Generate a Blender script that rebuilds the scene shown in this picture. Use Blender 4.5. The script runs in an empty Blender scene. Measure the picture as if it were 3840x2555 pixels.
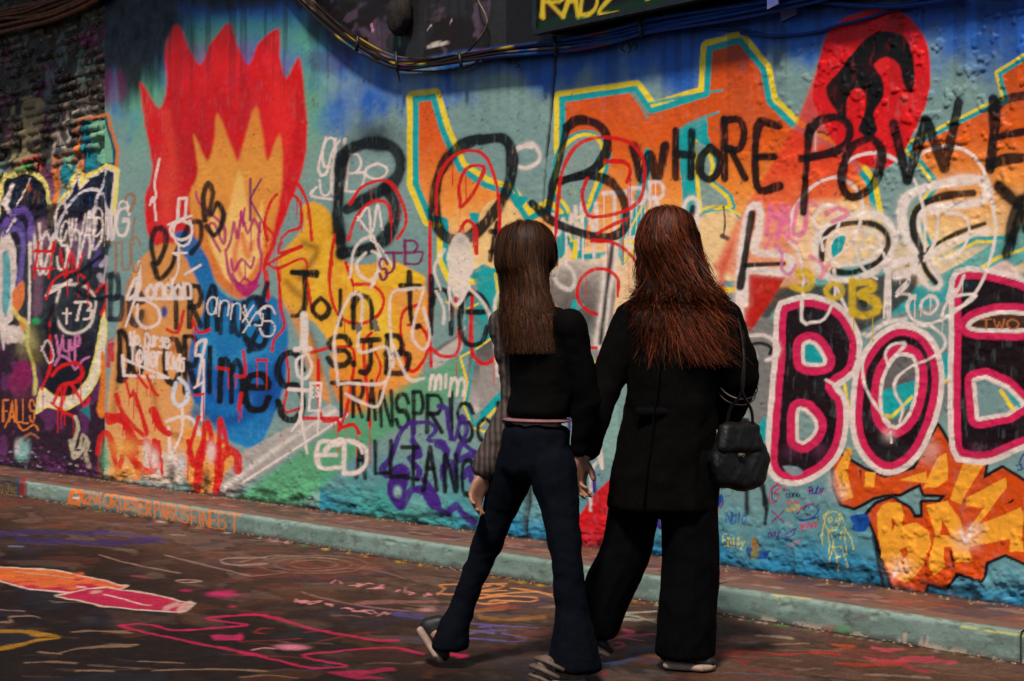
import bpy, bmesh, math, random
import numpy as np
from mathutils import Vector, Matrix
R = math.radians
random.seed(7); RNG = np.random.default_rng(7)
scene = bpy.context.scene
COL = scene.collection

# ------------------------------------------------------------------ camera, sky, sun, exposure
CAM_H = 1.2                      # eye height in metres
FPX = 5333.0                     # focal length in photo pixels (50 mm on 36 mm over 3840 px)
CX, CY = 1920.0, 1277.5
cam_data = bpy.data.cameras.new('camera'); cam = bpy.data.objects.new('camera', cam_data); COL.objects.link(cam)
cam.location = (0, 0, CAM_H); cam.rotation_euler = (R(90), 0, 0)
cam_data.lens = 50; cam_data.sensor_width = 36; cam_data.clip_end = 500
cam_data.dof.use_dof = True; cam_data.dof.focus_distance = 6.2; cam_data.dof.aperture_fstop = 5.0
scene.camera = cam
SUN_EL, SUN_AZ = R(57), R(196)   # the light comes from high up, behind and a little left of the camera
world = bpy.data.worlds.new('World'); scene.world = world; world.use_nodes = True
wn = world.node_tree.nodes; wl = world.node_tree.links
sky = wn.new('ShaderNodeTexSky'); sky.sky_type = 'NISHITA'; sky.sun_disc = False
sky.sun_elevation = SUN_EL; sky.sun_rotation = SUN_AZ
wl.new(sky.outputs[0], wn['Background'].inputs[0]); wn['Background'].inputs[1].default_value = 0.05
ld = bpy.data.lights.new('sun', 'SUN'); ld.energy = 3.0; ld.angle = R(7); ld.color = (1.0, 0.88, 0.75)
sun = bpy.data.objects.new('sun', ld); COL.objects.link(sun)
sdir = Vector((math.sin(SUN_AZ)*math.cos(SUN_EL), math.cos(SUN_AZ)*math.cos(SUN_EL), math.sin(SUN_EL)))
sun.rotation_euler = (-sdir).to_track_quat('-Z', 'Y').to_euler()
scene.view_settings.view_transform = 'Standard'; scene.view_settings.look = 'None'
scene.view_settings.gamma = 1; scene.view_settings.use_curve_mapping = False
scene.view_settings.exposure = 0.73

# ------------------------------------------------------------------ the place: wall line, kerb line, pixel helpers
Q = math.sqrt(.5)
WALL_D, KERB_D, KERB_H = 5.57, 5.08, 0.115     # distances from the camera across the lane, kerb height
def place(s, d, z):              # s along the wall (to the right), d across towards the wall
    return (Q*(d+s), Q*(d-s), z)
def wall_s(x, d=WALL_D):         # photo column -> position along a vertical plane parallel to the wall
    r = (x-CX)/FPX
    return d*(r-1)/(r+1)
def wall_z(x, y, d=WALL_D):
    return CAM_H + (CY-y)/FPX*Q*(d-wall_s(x, d))
def to_px(s, d, z):
    X, Y = Q*(d+s), Q*(d-s)
    return CX+FPX*X/Y, CY-FPX*(z-CAM_H)/Y
def at(x, y, Y):                 # a point at depth Y seen at photo pixel x, y
    return Vector(((x-CX)/FPX*Y, Y, CAM_H+(CY-y)/FPX*Y))
def floor_at(x, y):
    Y = FPX*CAM_H/(y-CY); return Vector(((x-CX)/FPX*Y, Y, 0))

def lin(c):
    a = np.asarray(c, float)/255.0
    return np.where(a <= .04045, a/12.92, ((a+.055)/1.055)**2.4)

# ------------------------------------------------------------------ objects
def tag(o, label=None, cat=None, group=None, kind=None):
    for k, v in (('label', label), ('category', cat), ('group', group), ('kind', kind)):
        if v: o[k] = v
    return o
def empty(name, loc=(0, 0, 0)):
    o = bpy.data.objects.new(name, None); COL.objects.link(o); o.location = loc; o.empty_display_size = .1
    return o
def link_mesh(name, verts, faces, mat, parent=None, smooth=True, colors=None):
    me = bpy.data.meshes.new(name)
    verts = np.asarray(verts, np.float32)
    if isinstance(faces, np.ndarray):
        n, k = faces.shape
        me.vertices.add(len(verts)); me.vertices.foreach_set('co', verts.ravel())
        me.loops.add(n*k); me.loops.foreach_set('vertex_index', faces.astype(np.int32).ravel())
        me.polygons.add(n); me.polygons.foreach_set('loop_start', np.arange(0, n*k, k, dtype=np.int32))
        me.update(calc_edges=True)
    else:
        me.from_pydata([tuple(map(float, v)) for v in verts], [], faces); me.update()
    if smooth: me.polygons.foreach_set('use_smooth', np.ones(len(me.polygons), bool))
    if colors is not None:
        ca = me.color_attributes.new('paint', 'FLOAT_COLOR', 'POINT')
        rgba = np.ones((len(verts), 4), np.float32); rgba[:, :3] = colors
        ca.data.foreach_set('color', rgba.ravel())
    if mat: me.materials.append(mat)
    o = bpy.data.objects.new(name, me); COL.objects.link(o)
    if parent: attach(o, parent)
    return o
def attach(o, p):
    o.parent = p; o.matrix_parent_inverse = Matrix.Translation(p.location).inverted()
def grid_faces(nr, nc):
    i = np.arange(nr*nc, dtype=np.int32).reshape(nr, nc)
    return np.stack([i[:-1, :-1].ravel(), i[:-1, 1:].ravel(), i[1:, 1:].ravel(), i[1:, :-1].ravel()], 1)
def tube(path, rad, sides=6, cap=True):
    P = np.asarray(path, float); n = len(P); rad = np.broadcast_to(np.asarray(rad, float), (n,))
    T = np.gradient(P, axis=0); T /= np.linalg.norm(T, axis=1)[:, None]+1e-9
    ref = np.array([0, 0, 1.]) if abs(T[:, 2]).mean() < .8 else np.array([0, 1., 0])
    A = np.cross(T, ref); A /= np.linalg.norm(A, axis=1)[:, None]+1e-9; B = np.cross(T, A)
    a = np.arange(sides)*2*math.pi/sides
    V = (P[:, None]+rad[:, None, None]*(np.cos(a)[None, :, None]*A[:, None]+np.sin(a)[None, :, None]*B[:, None])).reshape(-1, 3)
    F = []
    for i in range(n-1):
        for j in range(sides):
            k = (j+1) % sides; F.append((i*sides+j, i*sides+k, (i+1)*sides+k, (i+1)*sides+j))
    if cap: F.append(tuple(range(sides-1, -1, -1))); F.append(tuple(range((n-1)*sides, n*sides)))
    return V, F
def merge(parts):
    V, F, o = [], [], 0
    for v, f in parts:
        V.append(np.asarray(v)); F += [tuple(i+o for i in q) for q in f]; o += len(v)
    return np.concatenate(V), F

# ------------------------------------------------------------------ materials
def new_mat(name):
    m = bpy.data.materials.new(name); m.use_nodes = True
    return m, m.node_tree.nodes, m.node_tree.links, m.node_tree.nodes['Principled BSDF']
def noise_node(N, L, scale, detail=4, rough=.6, vec=None):
    n = N.new('ShaderNodeTexNoise'); n.inputs['Scale'].default_value = scale
    n.inputs['Detail'].default_value = detail; n.inputs['Roughness'].default_value = rough
    if vec is None:
        g = N.new('ShaderNodeNewGeometry'); vec = g.outputs['Position']
    L.new(vec, n.inputs['Vector']); return n
def bump_node(N, L, b, src, strength, dist):
    bm = N.new('ShaderNodeBump'); bm.inputs['Strength'].default_value = strength; bm.inputs['Distance'].default_value = dist
    L.new(src, bm.inputs['Height']); L.new(bm.outputs[0], b.inputs['Normal']); return bm
def painted_mat(name, rough=(.35, .7), grain=.18, bump=.25, bdist=.004, bscale=70, spec=.22, worn=None):
    """colour attribute with fine grain, gloss variation and small relief"""
    m, N, L, b = new_mat(name)
    at_ = N.new('ShaderNodeAttribute'); at_.attribute_name = 'paint'
    n1 = noise_node(N, L, 160, 5, .7)
    mr = N.new('ShaderNodeMapRange'); mr.inputs[1].default_value = .25; mr.inputs[2].default_value = .75
    mr.inputs[3].default_value = 1-grain; mr.inputs[4].default_value = 1+grain*.6
    L.new(n1.outputs[0], mr.inputs[0])
    mx = N.new('ShaderNodeVectorMath'); mx.operation = 'SCALE'
    L.new(at_.outputs['Color'], mx.inputs[0]); L.new(mr.outputs[0], mx.inputs['Scale'])
    src = mx.outputs[0]
    if worn:                                        # paint broken up by the grain of the surface underneath
        nw = noise_node(N, L, worn[1], 3, .7); rw = N.new('ShaderNodeMapRange'); rw.inputs[1].default_value = worn[2]; rw.inputs[2].default_value = worn[2]+.09; rw.inputs[4].default_value = worn[3]
        L.new(nw.outputs[0], rw.inputs[0]); mw = N.new('ShaderNodeMix'); mw.data_type = 'RGBA';
        for s_ in mw.inputs:
            if s_.type == 'RGBA' and s_.name == 'B': s_.default_value = (*lin(worn[0]), 1)
        ia = [s_ for s_ in mw.inputs if s_.type == 'RGBA' and s_.name == 'A'][0]
        L.new(rw.outputs[0], mw.inputs[0]); L.new(src, ia); src = [s_ for s_ in mw.outputs if s_.type == 'RGBA'][0]
    L.new(src, b.inputs['Base Color'])
    n2 = noise_node(N, L, 9, 4, .6)
    mr2 = N.new('ShaderNodeMapRange'); mr2.inputs[1].default_value = .3; mr2.inputs[2].default_value = .7
    mr2.inputs[3].default_value = rough[0]; mr2.inputs[4].default_value = rough[1]
    L.new(n2.outputs[0], mr2.inputs[0]); L.new(mr2.outputs[0], b.inputs['Roughness'])
    b.inputs['Specular IOR Level'].default_value = spec
    n3 = noise_node(N, L, bscale, 6, .65); bump_node(N, L, b, n3.outputs[0], bump, bdist)
    return m
def plain_mat(name, c, rough=.6, var=.25, scale=30, bump=.2, bdist=.003, spec=.4, c2=None):
    m, N, L, b = new_mat(name)
    n = noise_node(N, L, scale, 5, .6)
    cr = N.new('ShaderNodeValToRGB'); a = lin(c); d = lin(c2) if c2 is not None else a*(1+var)
    cr.color_ramp.elements[0].color = (*(a*(1-var) if c2 is None else a), 1); cr.color_ramp.elements[1].color = (*d, 1)
    cr.color_ramp.elements[0].position = .35; cr.color_ramp.elements[1].position = .65
    L.new(n.outputs[0], cr.inputs[0]); L.new(cr.outputs[0], b.inputs['Base Color'])
    b.inputs['Roughness'].default_value = rough; b.inputs['Specular IOR Level'].default_value = spec
    if bump: bump_node(N, L, b, noise_node(N, L, scale*4, 5, .6).outputs[0], bump, bdist)
    return m

# ------------------------------------------------------------------ numpy noise
def _hash(ix, iy, seed):
    h = (ix.astype(np.int64)*374761393 + iy.astype(np.int64)*668265263 + seed*1442695041) & 0xffffffff
    h = ((h ^ (h >> 13))*1274126177) & 0xffffffff
    return ((h ^ (h >> 16)) & 0xffff).astype(np.float32)/65535.0
def vnoise(x, y, seed=0):
    x0 = np.floor(x); y0 = np.floor(y); fx = (x-x0).astype(np.float32); fy = (y-y0).astype(np.float32)
    fx = fx*fx*(3-2*fx); fy = fy*fy*(3-2*fy)
    a = _hash(x0, y0, seed); b = _hash(x0+1, y0, seed); c = _hash(x0, y0+1, seed); d = _hash(x0+1, y0+1, seed)
    return (a*(1-fx)+b*fx)*(1-fy)+(c*(1-fx)+d*fx)*fy
def fbm(x, y, octaves=4, seed=0, gain=.5):
    t = 0; amp = 1; tot = 0
    for o in range(octaves):
        t = t+amp*vnoise(x*2**o+17.3*o, y*2**o+9.1*o, seed+o); tot += amp; amp *= gain
    return t/tot
def sstep(a, b, x):
    t = np.clip((x-a)/(b-a+1e-9), 0, 1); return t*t*(3-2*t)

# ------------------------------------------------------------------ painting with spray strokes on a surface
SC = 1.7422
TILES = {'A': (0, 0), 'B': (900, 0), 'C': (1800, 0), 'D': (2800, 0), 'E': (0, 800), 'F': (900, 800), 'G': (1800, 800),
         'H': (2800, 800), 'I': (0, 1655), 'J': (900, 1655), 'K': (1800, 1655), 'L': (2800, 1655)}
def pts(tile, text):
    a = np.array([float(v) for v in text.replace(',', ' ').split()]).reshape(-1, 2)
    return a/.61380 if tile == 'V' else a/1.2276+np.array((1920, 0)) if tile == 'R' else a/SC+np.array(TILES[tile])
def scale_of(tile): return {'V': 1/.6138, 'R': 1/1.2276}.get(tile, 1/SC)
def smooth_line(p, closed=False, step=14):
    n = len(p)
    if n < 3: return p
    out = []
    for i in range(n if closed else n-1):
        p0 = p[(i-1) % n] if closed or i > 0 else 2*p[0]-p[1]
        p1 = p[i]; p2 = p[(i+1) % n]
        p3 = p[(i+2) % n] if closed or i+2 < n else 2*p[-1]-p[-2]
        k = int(min(10, max(2, np.hypot(*(p2-p1))/step)))
        for t in np.arange(k)/k:
            out.append(.5*((2*p1)+(-p0+p2)*t+(2*p0-5*p1+4*p2-p3)*t*t+(-p0+3*p1-3*p2+p3)*t**3))
    if not closed: out.append(p[-1])
    return np.array(out)
class Canvas:
    """vertices of a surface with the photo pixel that each is seen at"""
    def __init__(self, PX, PY, S, H, base):
        self.PX, self.PY, self.S, self.H = PX.ravel().astype(np.float32), PY.ravel().astype(np.float32), S.ravel().astype(np.float32), H.ravel().astype(np.float32)
        self.col = np.zeros((self.PX.size, 3), np.float32); self.col[:] = base
        self.wob = (fbm(self.S*14, self.H*14, 3, 91)-.5)          # uneven paint cover
        self.cov = 1-.20*sstep(.60, .78, fbm(self.S*55, self.H*16, 3, 95))-.05*sstep(.5, .7, fbm(self.S*7, self.H*7, 3, 96))     # thin and streaky cover
    def inside(self, x0, y0, x1, y1):
        return np.nonzero((self.PX > x0) & (self.PX < x1) & (self.PY > y0) & (self.PY < y1))[0]
    def put(self, idx, a, color):
        c = lin(color).astype(np.float32) if np.ndim(color) == 1 or isinstance(color, tuple) else color
        self.col[idx] = self.col[idx]*(1-a[:, None])+c*a[:, None]
    def seg_dist(self, idx, p, closed=False, wf=None):
        x = self.PX[idx]; y = self.PY[idx]; d2 = np.full(x.shape, 1e9, np.float32)
        q = np.vstack([p, p[:1]]) if closed else p
        for i_, (a, b) in enumerate(zip(q[:-1], q[1:])):
            ab = b-a; l2 = float(ab @ ab)
            if l2 < 1e-6: continue
            dx = x-a[0]; dy = y-a[1]
            t = np.clip((dx*ab[0]+dy*ab[1])/l2, 0, 1)
            d2 = np.minimum(d2, ((dx-t*ab[0])**2+(dy-t*ab[1])**2)*(1 if wf is None else wf[i_]))
        return np.sqrt(d2)
    def line(self, p, w, color, soft=4, halo=0, alpha=.97, drips=0, droplen=(30, 110), rag=.35):
        pad = w/2+soft+halo*3+3
        idx = self.inside(p[:, 0].min()-pad, p[:, 1].min()-pad, p[:, 0].max()+pad, p[:, 1].max()+pad)
        if idx.size:
            k_ = np.arange(len(p)); ph = random.uniform(0, 6.28); wf = 1+.20*np.sin(k_*.37+ph)+.14*np.sin(k_*.91+2*ph)      # hand speed: the line swells and thins
            d = self.seg_dist(idx, p, wf=wf)*(1+self.wob[idx]*rag)
            a = alpha*(1-sstep(w/2-soft, w/2+soft, d))*self.cov[idx]
            if halo: a = np.maximum(a, .38*np.exp(-np.maximum(d-w/2, 0)/halo))
            k = a > .004; self.put(idx[k], a[k], color)
        for _ in range(drips):
            q = p[random.randrange(len(p))]; l = random.uniform(*droplen)
            self.line(np.array([[q[0], q[1]], [q[0]+random.uniform(-2, 2), q[1]+l]]), max(3.2, w*.16), color, 1.6)
    def stroke(self, tile, text, w, color, soft=None, halo=0, alpha=.97, drips=0, smooth=True, closed=False, rag=.35, droplen=(30, 110)):
        p = pts(tile, text); k = scale_of(tile)
        if smooth: p = smooth_line(p, closed)
        if closed: p = np.vstack([p, p[:1]])
        w = max(w*k, 3.4); self.line(p, w, color, soft*k if soft is not None else min(5, w*.22), halo*k, alpha, drips, droplen, rag)
    def sdf(self, p, pad):
        idx = self.inside(p[:, 0].min()-pad, p[:, 1].min()-pad, p[:, 0].max()+pad, p[:, 1].max()+pad)
        d = self.seg_dist(idx, p, True); x = self.PX[idx]; y = self.PY[idx]; ins = np.zeros(idx.size, bool)
        for a, b in zip(p, np.roll(p, -1, 0)):
            if a[1] == b[1]: continue
            c = ((a[1] > y) != (b[1] > y)) & (x < (b[0]-a[0])*(y-a[1])/(b[1]-a[1])+a[0]); ins ^= c
        return idx, np.where(ins, -d, d)
    def fill(self, tile, text, color, soft=3, smooth=True, bands=(), alpha=1, ramp=None, rag=6):
        """bands: (outer, inner, colour) distances from the outline in tile pixels; ramp: [(y, colour)...] from top to bottom"""
        k = scale_of(tile); p = pts(tile, text)
        if smooth: p = smooth_line(p, True, 22)
        pad = max([b[0] for b in bands]+[0])*k+soft*k+4
        idx, d = self.sdf(p, pad)
        if not idx.size: return
        d = d+self.wob[idx]*rag; s = soft*k
        if color is not None or ramp:
            c = lin(color) if color is not None else None
            if ramp:
                ys = [pts(tile, f'0 {y}')[0, 1] for y, _ in ramp]; cs = np.array([lin(q) for _, q in ramp])
                c = np.stack([np.interp(self.PY[idx]+self.wob[idx]*90, ys, cs[:, j]) for j in range(3)], 1)
            a = alpha*(1-sstep(-s, s, d))*(.35+.65*self.cov[idx]); kk = a > .004
            self.put(idx[kk], a[kk], c[kk] if ramp else color)
        for o, i, bc in bands:
            a = alpha*(1-sstep(o*k-2.5, o*k+2.5, d))*sstep(i*k-2.5, i*k+2.5, d); kk = a > .004
            self.put(idx[kk], a[kk], bc)
    def blob(self, tile, x, y, rx, ry, color, alpha=.8, power=2, mottled=0):
        k = scale_of(tile); c = pts(tile, f'{x} {y}')[0]
        idx = self.inside(c[0]-rx*k*2, c[1]-ry*k*2, c[0]+rx*k*2, c[1]+ry*k*2)
        r = np.sqrt(((self.PX[idx]-c[0])/(rx*k))**2+((self.PY[idx]-c[1])/(ry*k))**2)*(1+self.wob[idx]*mottled)
        a = alpha*np.exp(-r**power); kk = a > .006; self.put(idx[kk], a[kk], color)
    def word(self, tile, text, boxes, w, color, shear=0, **kw):
        """single-stroke letters, each in its own box x0 y0 x1 y1"""
        B = np.array([float(v) for v in boxes.replace(',', ' ').split()]).reshape(-1, 4)
        for ch, (x0, y0, x1, y1) in zip(text, B):
            for st in FONT.get(ch) or FONT[ch.upper()]:
                q = [(x0+(x1-x0)*a+shear*(1-b)*(y1-y0)+random.uniform(-1, 1)*w*.12, y0+(y1-y0)*b+random.uniform(-1, 1)*w*.12) for a, b in st]
                self.stroke(tile, ' '.join(f'{a:.1f} {b:.1f}' for a, b in q), w*random.uniform(.9, 1.1), color, smooth=len(q) > 3, **kw)
    def run(self, tile, text, x0, y0, x1, y1, h, w, color, shear=0, **kw):
        """a word along a line from x0 y0 to x1 y1 (tops of the letters), letters h tall"""
        n = len(text); dx = (x1-x0)/n; dy = (y1-y0)/n
        self.word(tile, text.replace(' ', '_'), ' '.join(f'{x0+dx*i} {y0+dy*i+random.uniform(-.05, .05)*h} {x0+dx*(i+.78)} {y0+dy*i+h*random.uniform(.92, 1.06)}' for i in range(n)), w, color, shear, **kw)
def _f(t): return [[(float(p[0])/4, float(p[1])/4) for p in s.split()] for s in t.split('/')]
FONT = {k: _f(v) for k, v in {
 'A': '04 20 44/12 32', 'B': '00 04/00 20 31 22 02/22 42 43 34 04', 'C': '41 30 10 01 03 14 34 43', 'D': '00 04/00 20 41 43 24 04',
 'E': '40 00 04 44/02 32', 'F': '40 00 04/02 32', 'G': '41 30 10 01 03 14 34 43 42 22', 'H': '00 04/40 44/02 42', 'I': '20 24',
 'J': '00 40/20 23 14 04', 'K': '00 04/40 02 44', 'L': '00 04 44', 'M': '04 00 22 40 44', 'N': '04 00 44 40', 'O': '20 01 03 24 43 41 20',
 'P': '04 00/00 30 41 32 02', 'R': '04 00/00 30 41 32 02/12 44', 'S': '41 30 10 01 12 32 43 34 14 03', 'T': '00 40/20 24', 'U': '00 03 14 34 43 40',
 'V': '00 24 40', 'W': '00 14 21 34 40', 'X': '00 44/40 04', 'Y': '00 22 40/22 24', 'Z': '00 40 04 44', '_': '04 04',
 'a': '42 31 11 02 03 14 34 42/41 44', 'e': '02 42 31 11 02 03 14 34 43', 'h': '00 04/02 11 31 42 44', 'i': '21 24', 'm': '01 04/02 11 22 24/22 31 42 44',
 'n': '01 04/02 11 31 42 44', 'o': '21 02 03 24 43 42 21', 't': '20 23 34 44/01 41', 'r': '01 04/02 11 31', 'd': '40 44/42 21 02 03 24 43', 's': '41 21 12 32 34 04',
 'u': '01 03 14 34 41/41 44', 'y': '01 23/41 04', 'k': '00 04/31 02 34', 'l': '20 24', 'p': '01 04/02 21 42 23 02', 'b': '00 04/02 21 42 34 04',
 '@': '32 22 13 24 33 31 42 20 01 03 14 44', '#': '10 04/40 34/01 41/03 43', '.': '23 24', '?': '01 10 30 41 23', '+': '21 24/02 42', '7': '00 40 14', '3': '00 30 41 22 42 43 34 04'}.items()}
# ================================================================== WALL PAINT
WHITE = (226, 206, 198); BLACK = (9, 8, 9); RED = (214, 18, 22); TEAL = (18, 160, 162); YEL = (238, 208, 45)
GREY = (124, 152, 148); BLUE = (14, 88, 184); PINK = (208, 34, 84); PLUM = (26, 5, 16); MAG = (172, 26, 100); VIO = (62, 30, 120)
ORA = [(150, (208, 74, 12)), (330, (216, 88, 18)), (440, (238, 138, 48)), (520, (246, 172, 92)), (620, (246, 206, 152))]
SEAM_X = 393.0
xs = np.concatenate([[-2600, -1900, -1400, -1050, -800, -620, -500, -410, -350], np.arange(-160, SEAM_X-2, 4.5), np.arange(SEAM_X, 4141, 4.5)])
s_cols = np.concatenate([wall_s(xs), np.linspace(wall_s(4141)+.03, 4.0, 26)])
N_BRICK = int(np.searchsorted(xs, SEAM_X-.1))
h_rows = np.concatenate([np.arange(.085, 2.65, .0057), np.arange(2.65, 4.7, .0105)])
WS, WH = np.meshgrid(s_cols, h_rows)
WPX, WPY = to_px(WS, WALL_D, WH)
W = Canvas(WPX, WPY, WS, WH, lin(GREY))
px, py, ss, hh = W.PX, W.PY, W.S, W.H
def over(a, c): W.col[:] = W.col*(1-a[:, None])+(lin(c).astype(np.float32) if len(np.shape(c)) == 1 else c)*a[:, None]
# ground coat: pale teal, mottled blue sky at the top, turquoise towards the foot, black above the cables and far left
m1 = fbm(ss*1.6, hh*2.4, 5, 3); m2 = fbm(ss*9, hh*2.2, 4, 5); m3 = fbm(ss*5, hh*5, 4, 8)
over(.28*sstep(.35, .7, m1), (104, 140, 140))
top = np.interp(px, [0, 400, 700, 1100, 1500, 2000, 2700, 3400, 3840], [330, 420, 360, 420, 420, 330, 300, 330, 330])   # where the blue ends
m4 = fbm(ss*3.2, hh*4.2, 5, 6, .55)
t = (py-top)/190+(m2-.5)*1.3+(m1-.5)*1.4+(m4-.5)*2.6
over(.92*(1-sstep(-.9, .55, t)), BLUE)
over(.75*(1-sstep(-1.9, -.7, t+.5)), (8, 58, 140))
lx = (px-2060)/300
over(.35*np.exp(-((px-1500)/500)**2-((py-330)/120)**2)*sstep(.4, .7, m3), (150, 176, 172))
# green glow round the red piece
for x, y, rx, ry, c, a in ((560, 330, 120, 110, (86, 170, 118), .75), (760, 140, 200, 60, (70, 160, 120), .6), (1150, 330, 70, 240, (96, 172, 128), .7), (940, 100, 260, 40, (70, 150, 120), .5), (520, 470, 60, 160, (100, 168, 130), .4), (1100, 150, 110, 60, (96, 172, 120), .6)):
    idx = W.inside(x-3*rx, y-3*ry, x+3*rx, y+3*ry)
    aa = a*np.exp(-((px[idx]-x)/rx)**2-((py[idx]-y)/ry)**2)*(.6+.8*m3[idx]); W.put(idx, np.clip(aa, 0, 1), c)
W.blob('V', 430, 250, 60, 90, (26, 90, 150), .3)
# black, top left
blk = sstep(0, 1, np.maximum((1-(np.hypot((px-470)/330, (py+20)/470)))*2.4, (95-py-.03*px)/70)+(m2-.5)*1.5)*(px > SEAM_X-20)*(px < 1250)
over(.96*blk, (16, 13, 14))
over(.8*sstep(0, 1, (1-np.hypot((px-1280)/170, (py-90)/140))*2+(m2-.5)*1.5), (30, 26, 24))
over(.5*sstep(0, 1, (1-np.hypot((px-1230)/110, (py-230)/60))*2+(m2-.5)*1.2), (74, 52, 96))
over(.55*sstep(0, 1, (1-np.hypot((px-425)/60, (py-330)/90))*2+(m2-.5)), (110, 34, 92))
# dirty brown band above the cables
cab = np.interp(px, [1100, 1250, 1400, 1550, 1750, 2050, 2250, 2500, 2750, 3100, 3840, 5000], [-60, 70, 190, 235, 190, 165, 130, 85, 55, 25, 0, -10])
up = sstep(-8, 14, cab-py+(m3-.5)*26)*(px > 1080)
over(up, (30, 22, 18)); over(up*.8*sstep(.54, .62, fbm(ss*2.3, hh*3.1, 4, 33)), (42, 44, 46)); over(up*.6*sstep(.68, .74, fbm(ss*6, hh*9, 3, 44)), (96, 76, 96))
over(up*.75*(px > 1900), (18, 12, 16))
over(.8*np.exp(-((py-cab-25)/30)**2)*(px > 1900)*(px < 3900)*(py > cab), (10, 44, 118))
over(.5*np.exp(-((py-cab-70)/60)**2)*(px > 2400)*(px < 3900)*sstep(.35, .65, m2), (14, 60, 150))
W.stroke('B', '1225 40,1300 30,1310 120,1215 130,1225 40', 14, (70, 54, 44), smooth=False, alpha=.7); W.stroke('B', '1225 195,1250 165', 9, WHITE, alpha=.8); W.stroke('B', '1370 160,1385 130', 9, WHITE, alpha=.7)
W.stroke('B', '1040 215,1045 300', 16, (60, 150, 100), alpha=.7); W.fill('B', '1220 300,1290 270,1380 275,1320 300,1240 320', (200, 186, 176), 4); W.stroke('B', '860 160,870 205', 14, (220, 150, 190), alpha=.8)
# foot of the wall
ft = hh-.115
over(.75*sstep(.62, .05, ft+(m3-.5)*.35)*(px > 1200), (58, 134, 152))
over(.8*sstep(.20, .02, ft+(m3-.5)*.22)*(px > 1200), (20, 118, 164))
over(.6*sstep(.3, .05, ft+(m3-.5)*.2)*np.exp(-((px-1500)/280)**2), (70, 160, 120))
# ---------------- brick part, far left: old layers of paint
bl = (px < SEAM_X).astype(np.float32)
over(bl*sstep(.1, .5, (760-py)/420+(m1-.5)*.9), (52, 42, 34))
over(bl*.55*sstep(.58, .7, fbm(ss*7, hh*9, 4, 61))*(py < 640), (92, 78, 68))
over(bl*.8*sstep(.6, .68, fbm(ss*4, hh*5, 4, 62))*(py < 900), (110, 34, 80))
over(bl*.6*sstep(.62, .68, fbm(ss*8, hh*6, 4, 64))*(py < 700), (96, 120, 110))
over(bl*sstep(0, .5, (py-1150)/300+(m1-.5)*.6), (44, 22, 40))
over(bl*.8*sstep(.55, .65, fbm(ss*5, hh*6, 4, 67))*(py > 1250), (96, 40, 92))
def S(*a, **k): W.stroke(*a, **k)
def Fl(*a, **k): W.fill(*a, **k)
CRE = (168, 150, 110)
Fl('A', '30 560,60 640,50 860,60 1060,90 1000,60 880,75 700', CRE, 8, alpha=.85); Fl('A', '140 640,270 660,250 900,230 1010,100 1080,130 900', CRE, 8, alpha=.85); Fl('A', '150 930,240 930,220 980,150 990', (60, 44, 40), 8)
S('A', '0 1160,100 1080,250 1010,240 1110', 14, (216, 70, 66), smooth=False); S('A', '0 1170,110 1110,200 1075', 34, (96, 170, 86))
S('A', '325 1030,350 900,360 870,400 960,440 930,415 780,440 660,460 740,540 680,585 740', 20, (190, 168, 152), halo=4)
Fl('A', '505 770,690 745,720 900,750 1090,540 1130,480 1030', (96, 60, 110), 6, smooth=False, alpha=.6)
Fl('A', '520 790,690 765,752 980,750 1075,600 1090,540 1130', None, ramp=[(780, (120, 176, 140)), (1100, (110, 168, 140))], smooth=False, bands=((26, 4, (214, 116, 44)), (4, -14, (16, 70, 90))))
Fl('A', '530 800,580 800,620 1100,545 1130', (20, 118, 134), smooth=False)
Fl('A', '390 1010,480 1000,485 1130,420 1220,370 1200', (28, 124, 140), smooth=False, bands=((14, 0, (214, 116, 44)),)); Fl('A', '400 1030,470 1020,450 1100', (150, 190, 130), 10, smooth=False)
S('A', '335 1040,345 1250,320 1400', 34, (222, 120, 40)); S('A', '500 930,490 1000', 24, (222, 120, 40))
Fl('A', '0 1200,60 1160,160 1130,250 1180,285 1300,290 1440,270 1568,0 1568', (14, 20, 40), 6, bands=((26, -4, (232, 214, 120)),))
Fl('A', '300 1500,380 1340,440 1250,490 1130,500 1230,560 1160,690 1095,755 1120,740 1300,720 1420,710 1568,280 1568', (12, 20, 44), 5, bands=((28, 0, (230, 210, 110)), (2, -10, WHITE)), smooth=False)
for x in range(410, 720, 26): S('A', f'{x} {random.randint(1190,1300)},{x-6} {random.randint(1400,1568)}', 8, random.choice([(40, 70, 120), (60, 90, 140), (8, 10, 20), (80, 60, 70)]), alpha=.6)
for x in range(20, 250, 24): S('A', f'{x} {random.randint(1190,1260)},{x-6} {random.randint(1350,1500)}', 8, random.choice([(40, 70, 120), (60, 90, 140), (8, 10, 20), (120, 60, 30)]), alpha=.6)
Fl('E', '0 0,720 0,700 300,690 640,640 900,560 1080,420 1230,300 1240,200 900,0 700', (22, 16, 34), 12, alpha=.95)
Fl('E', '0 320,40 330,60 640,0 660', (60, 150, 160), 6); S('E', '20 340,10 460', 12, RED); S('E', '30 420,5 640', 16, (214, 60, 120))
Fl('E', '0 90,70 200,90 330,70 560,60 700,20 740,0 900,-40 500', WHITE, 5, alpha=.9); Fl('E', '0 260,45 300,40 620,0 640', (92, 160, 168), 5)
for y0, c in ((0, (92, 70, 150)), (30, (70, 54, 120)), (60, (110, 90, 160))): S('E', f'0 {80+y0},80 {40+y0},130 {120+y0},120 {300+y0},90 {480+y0}', 30, c, alpha=.8)
Fl('E', '180 220,220 60,280 40,300 200,260 420,250 640,190 660,200 420', (128, 88, 110), 20, alpha=.7); Fl('E', '480 60,600 90,560 260,470 330,440 200', (120, 90, 120), 20, alpha=.7); S('E', '560 160,620 250,600 330', 40, (84, 66, 140), alpha=.8)
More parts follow.
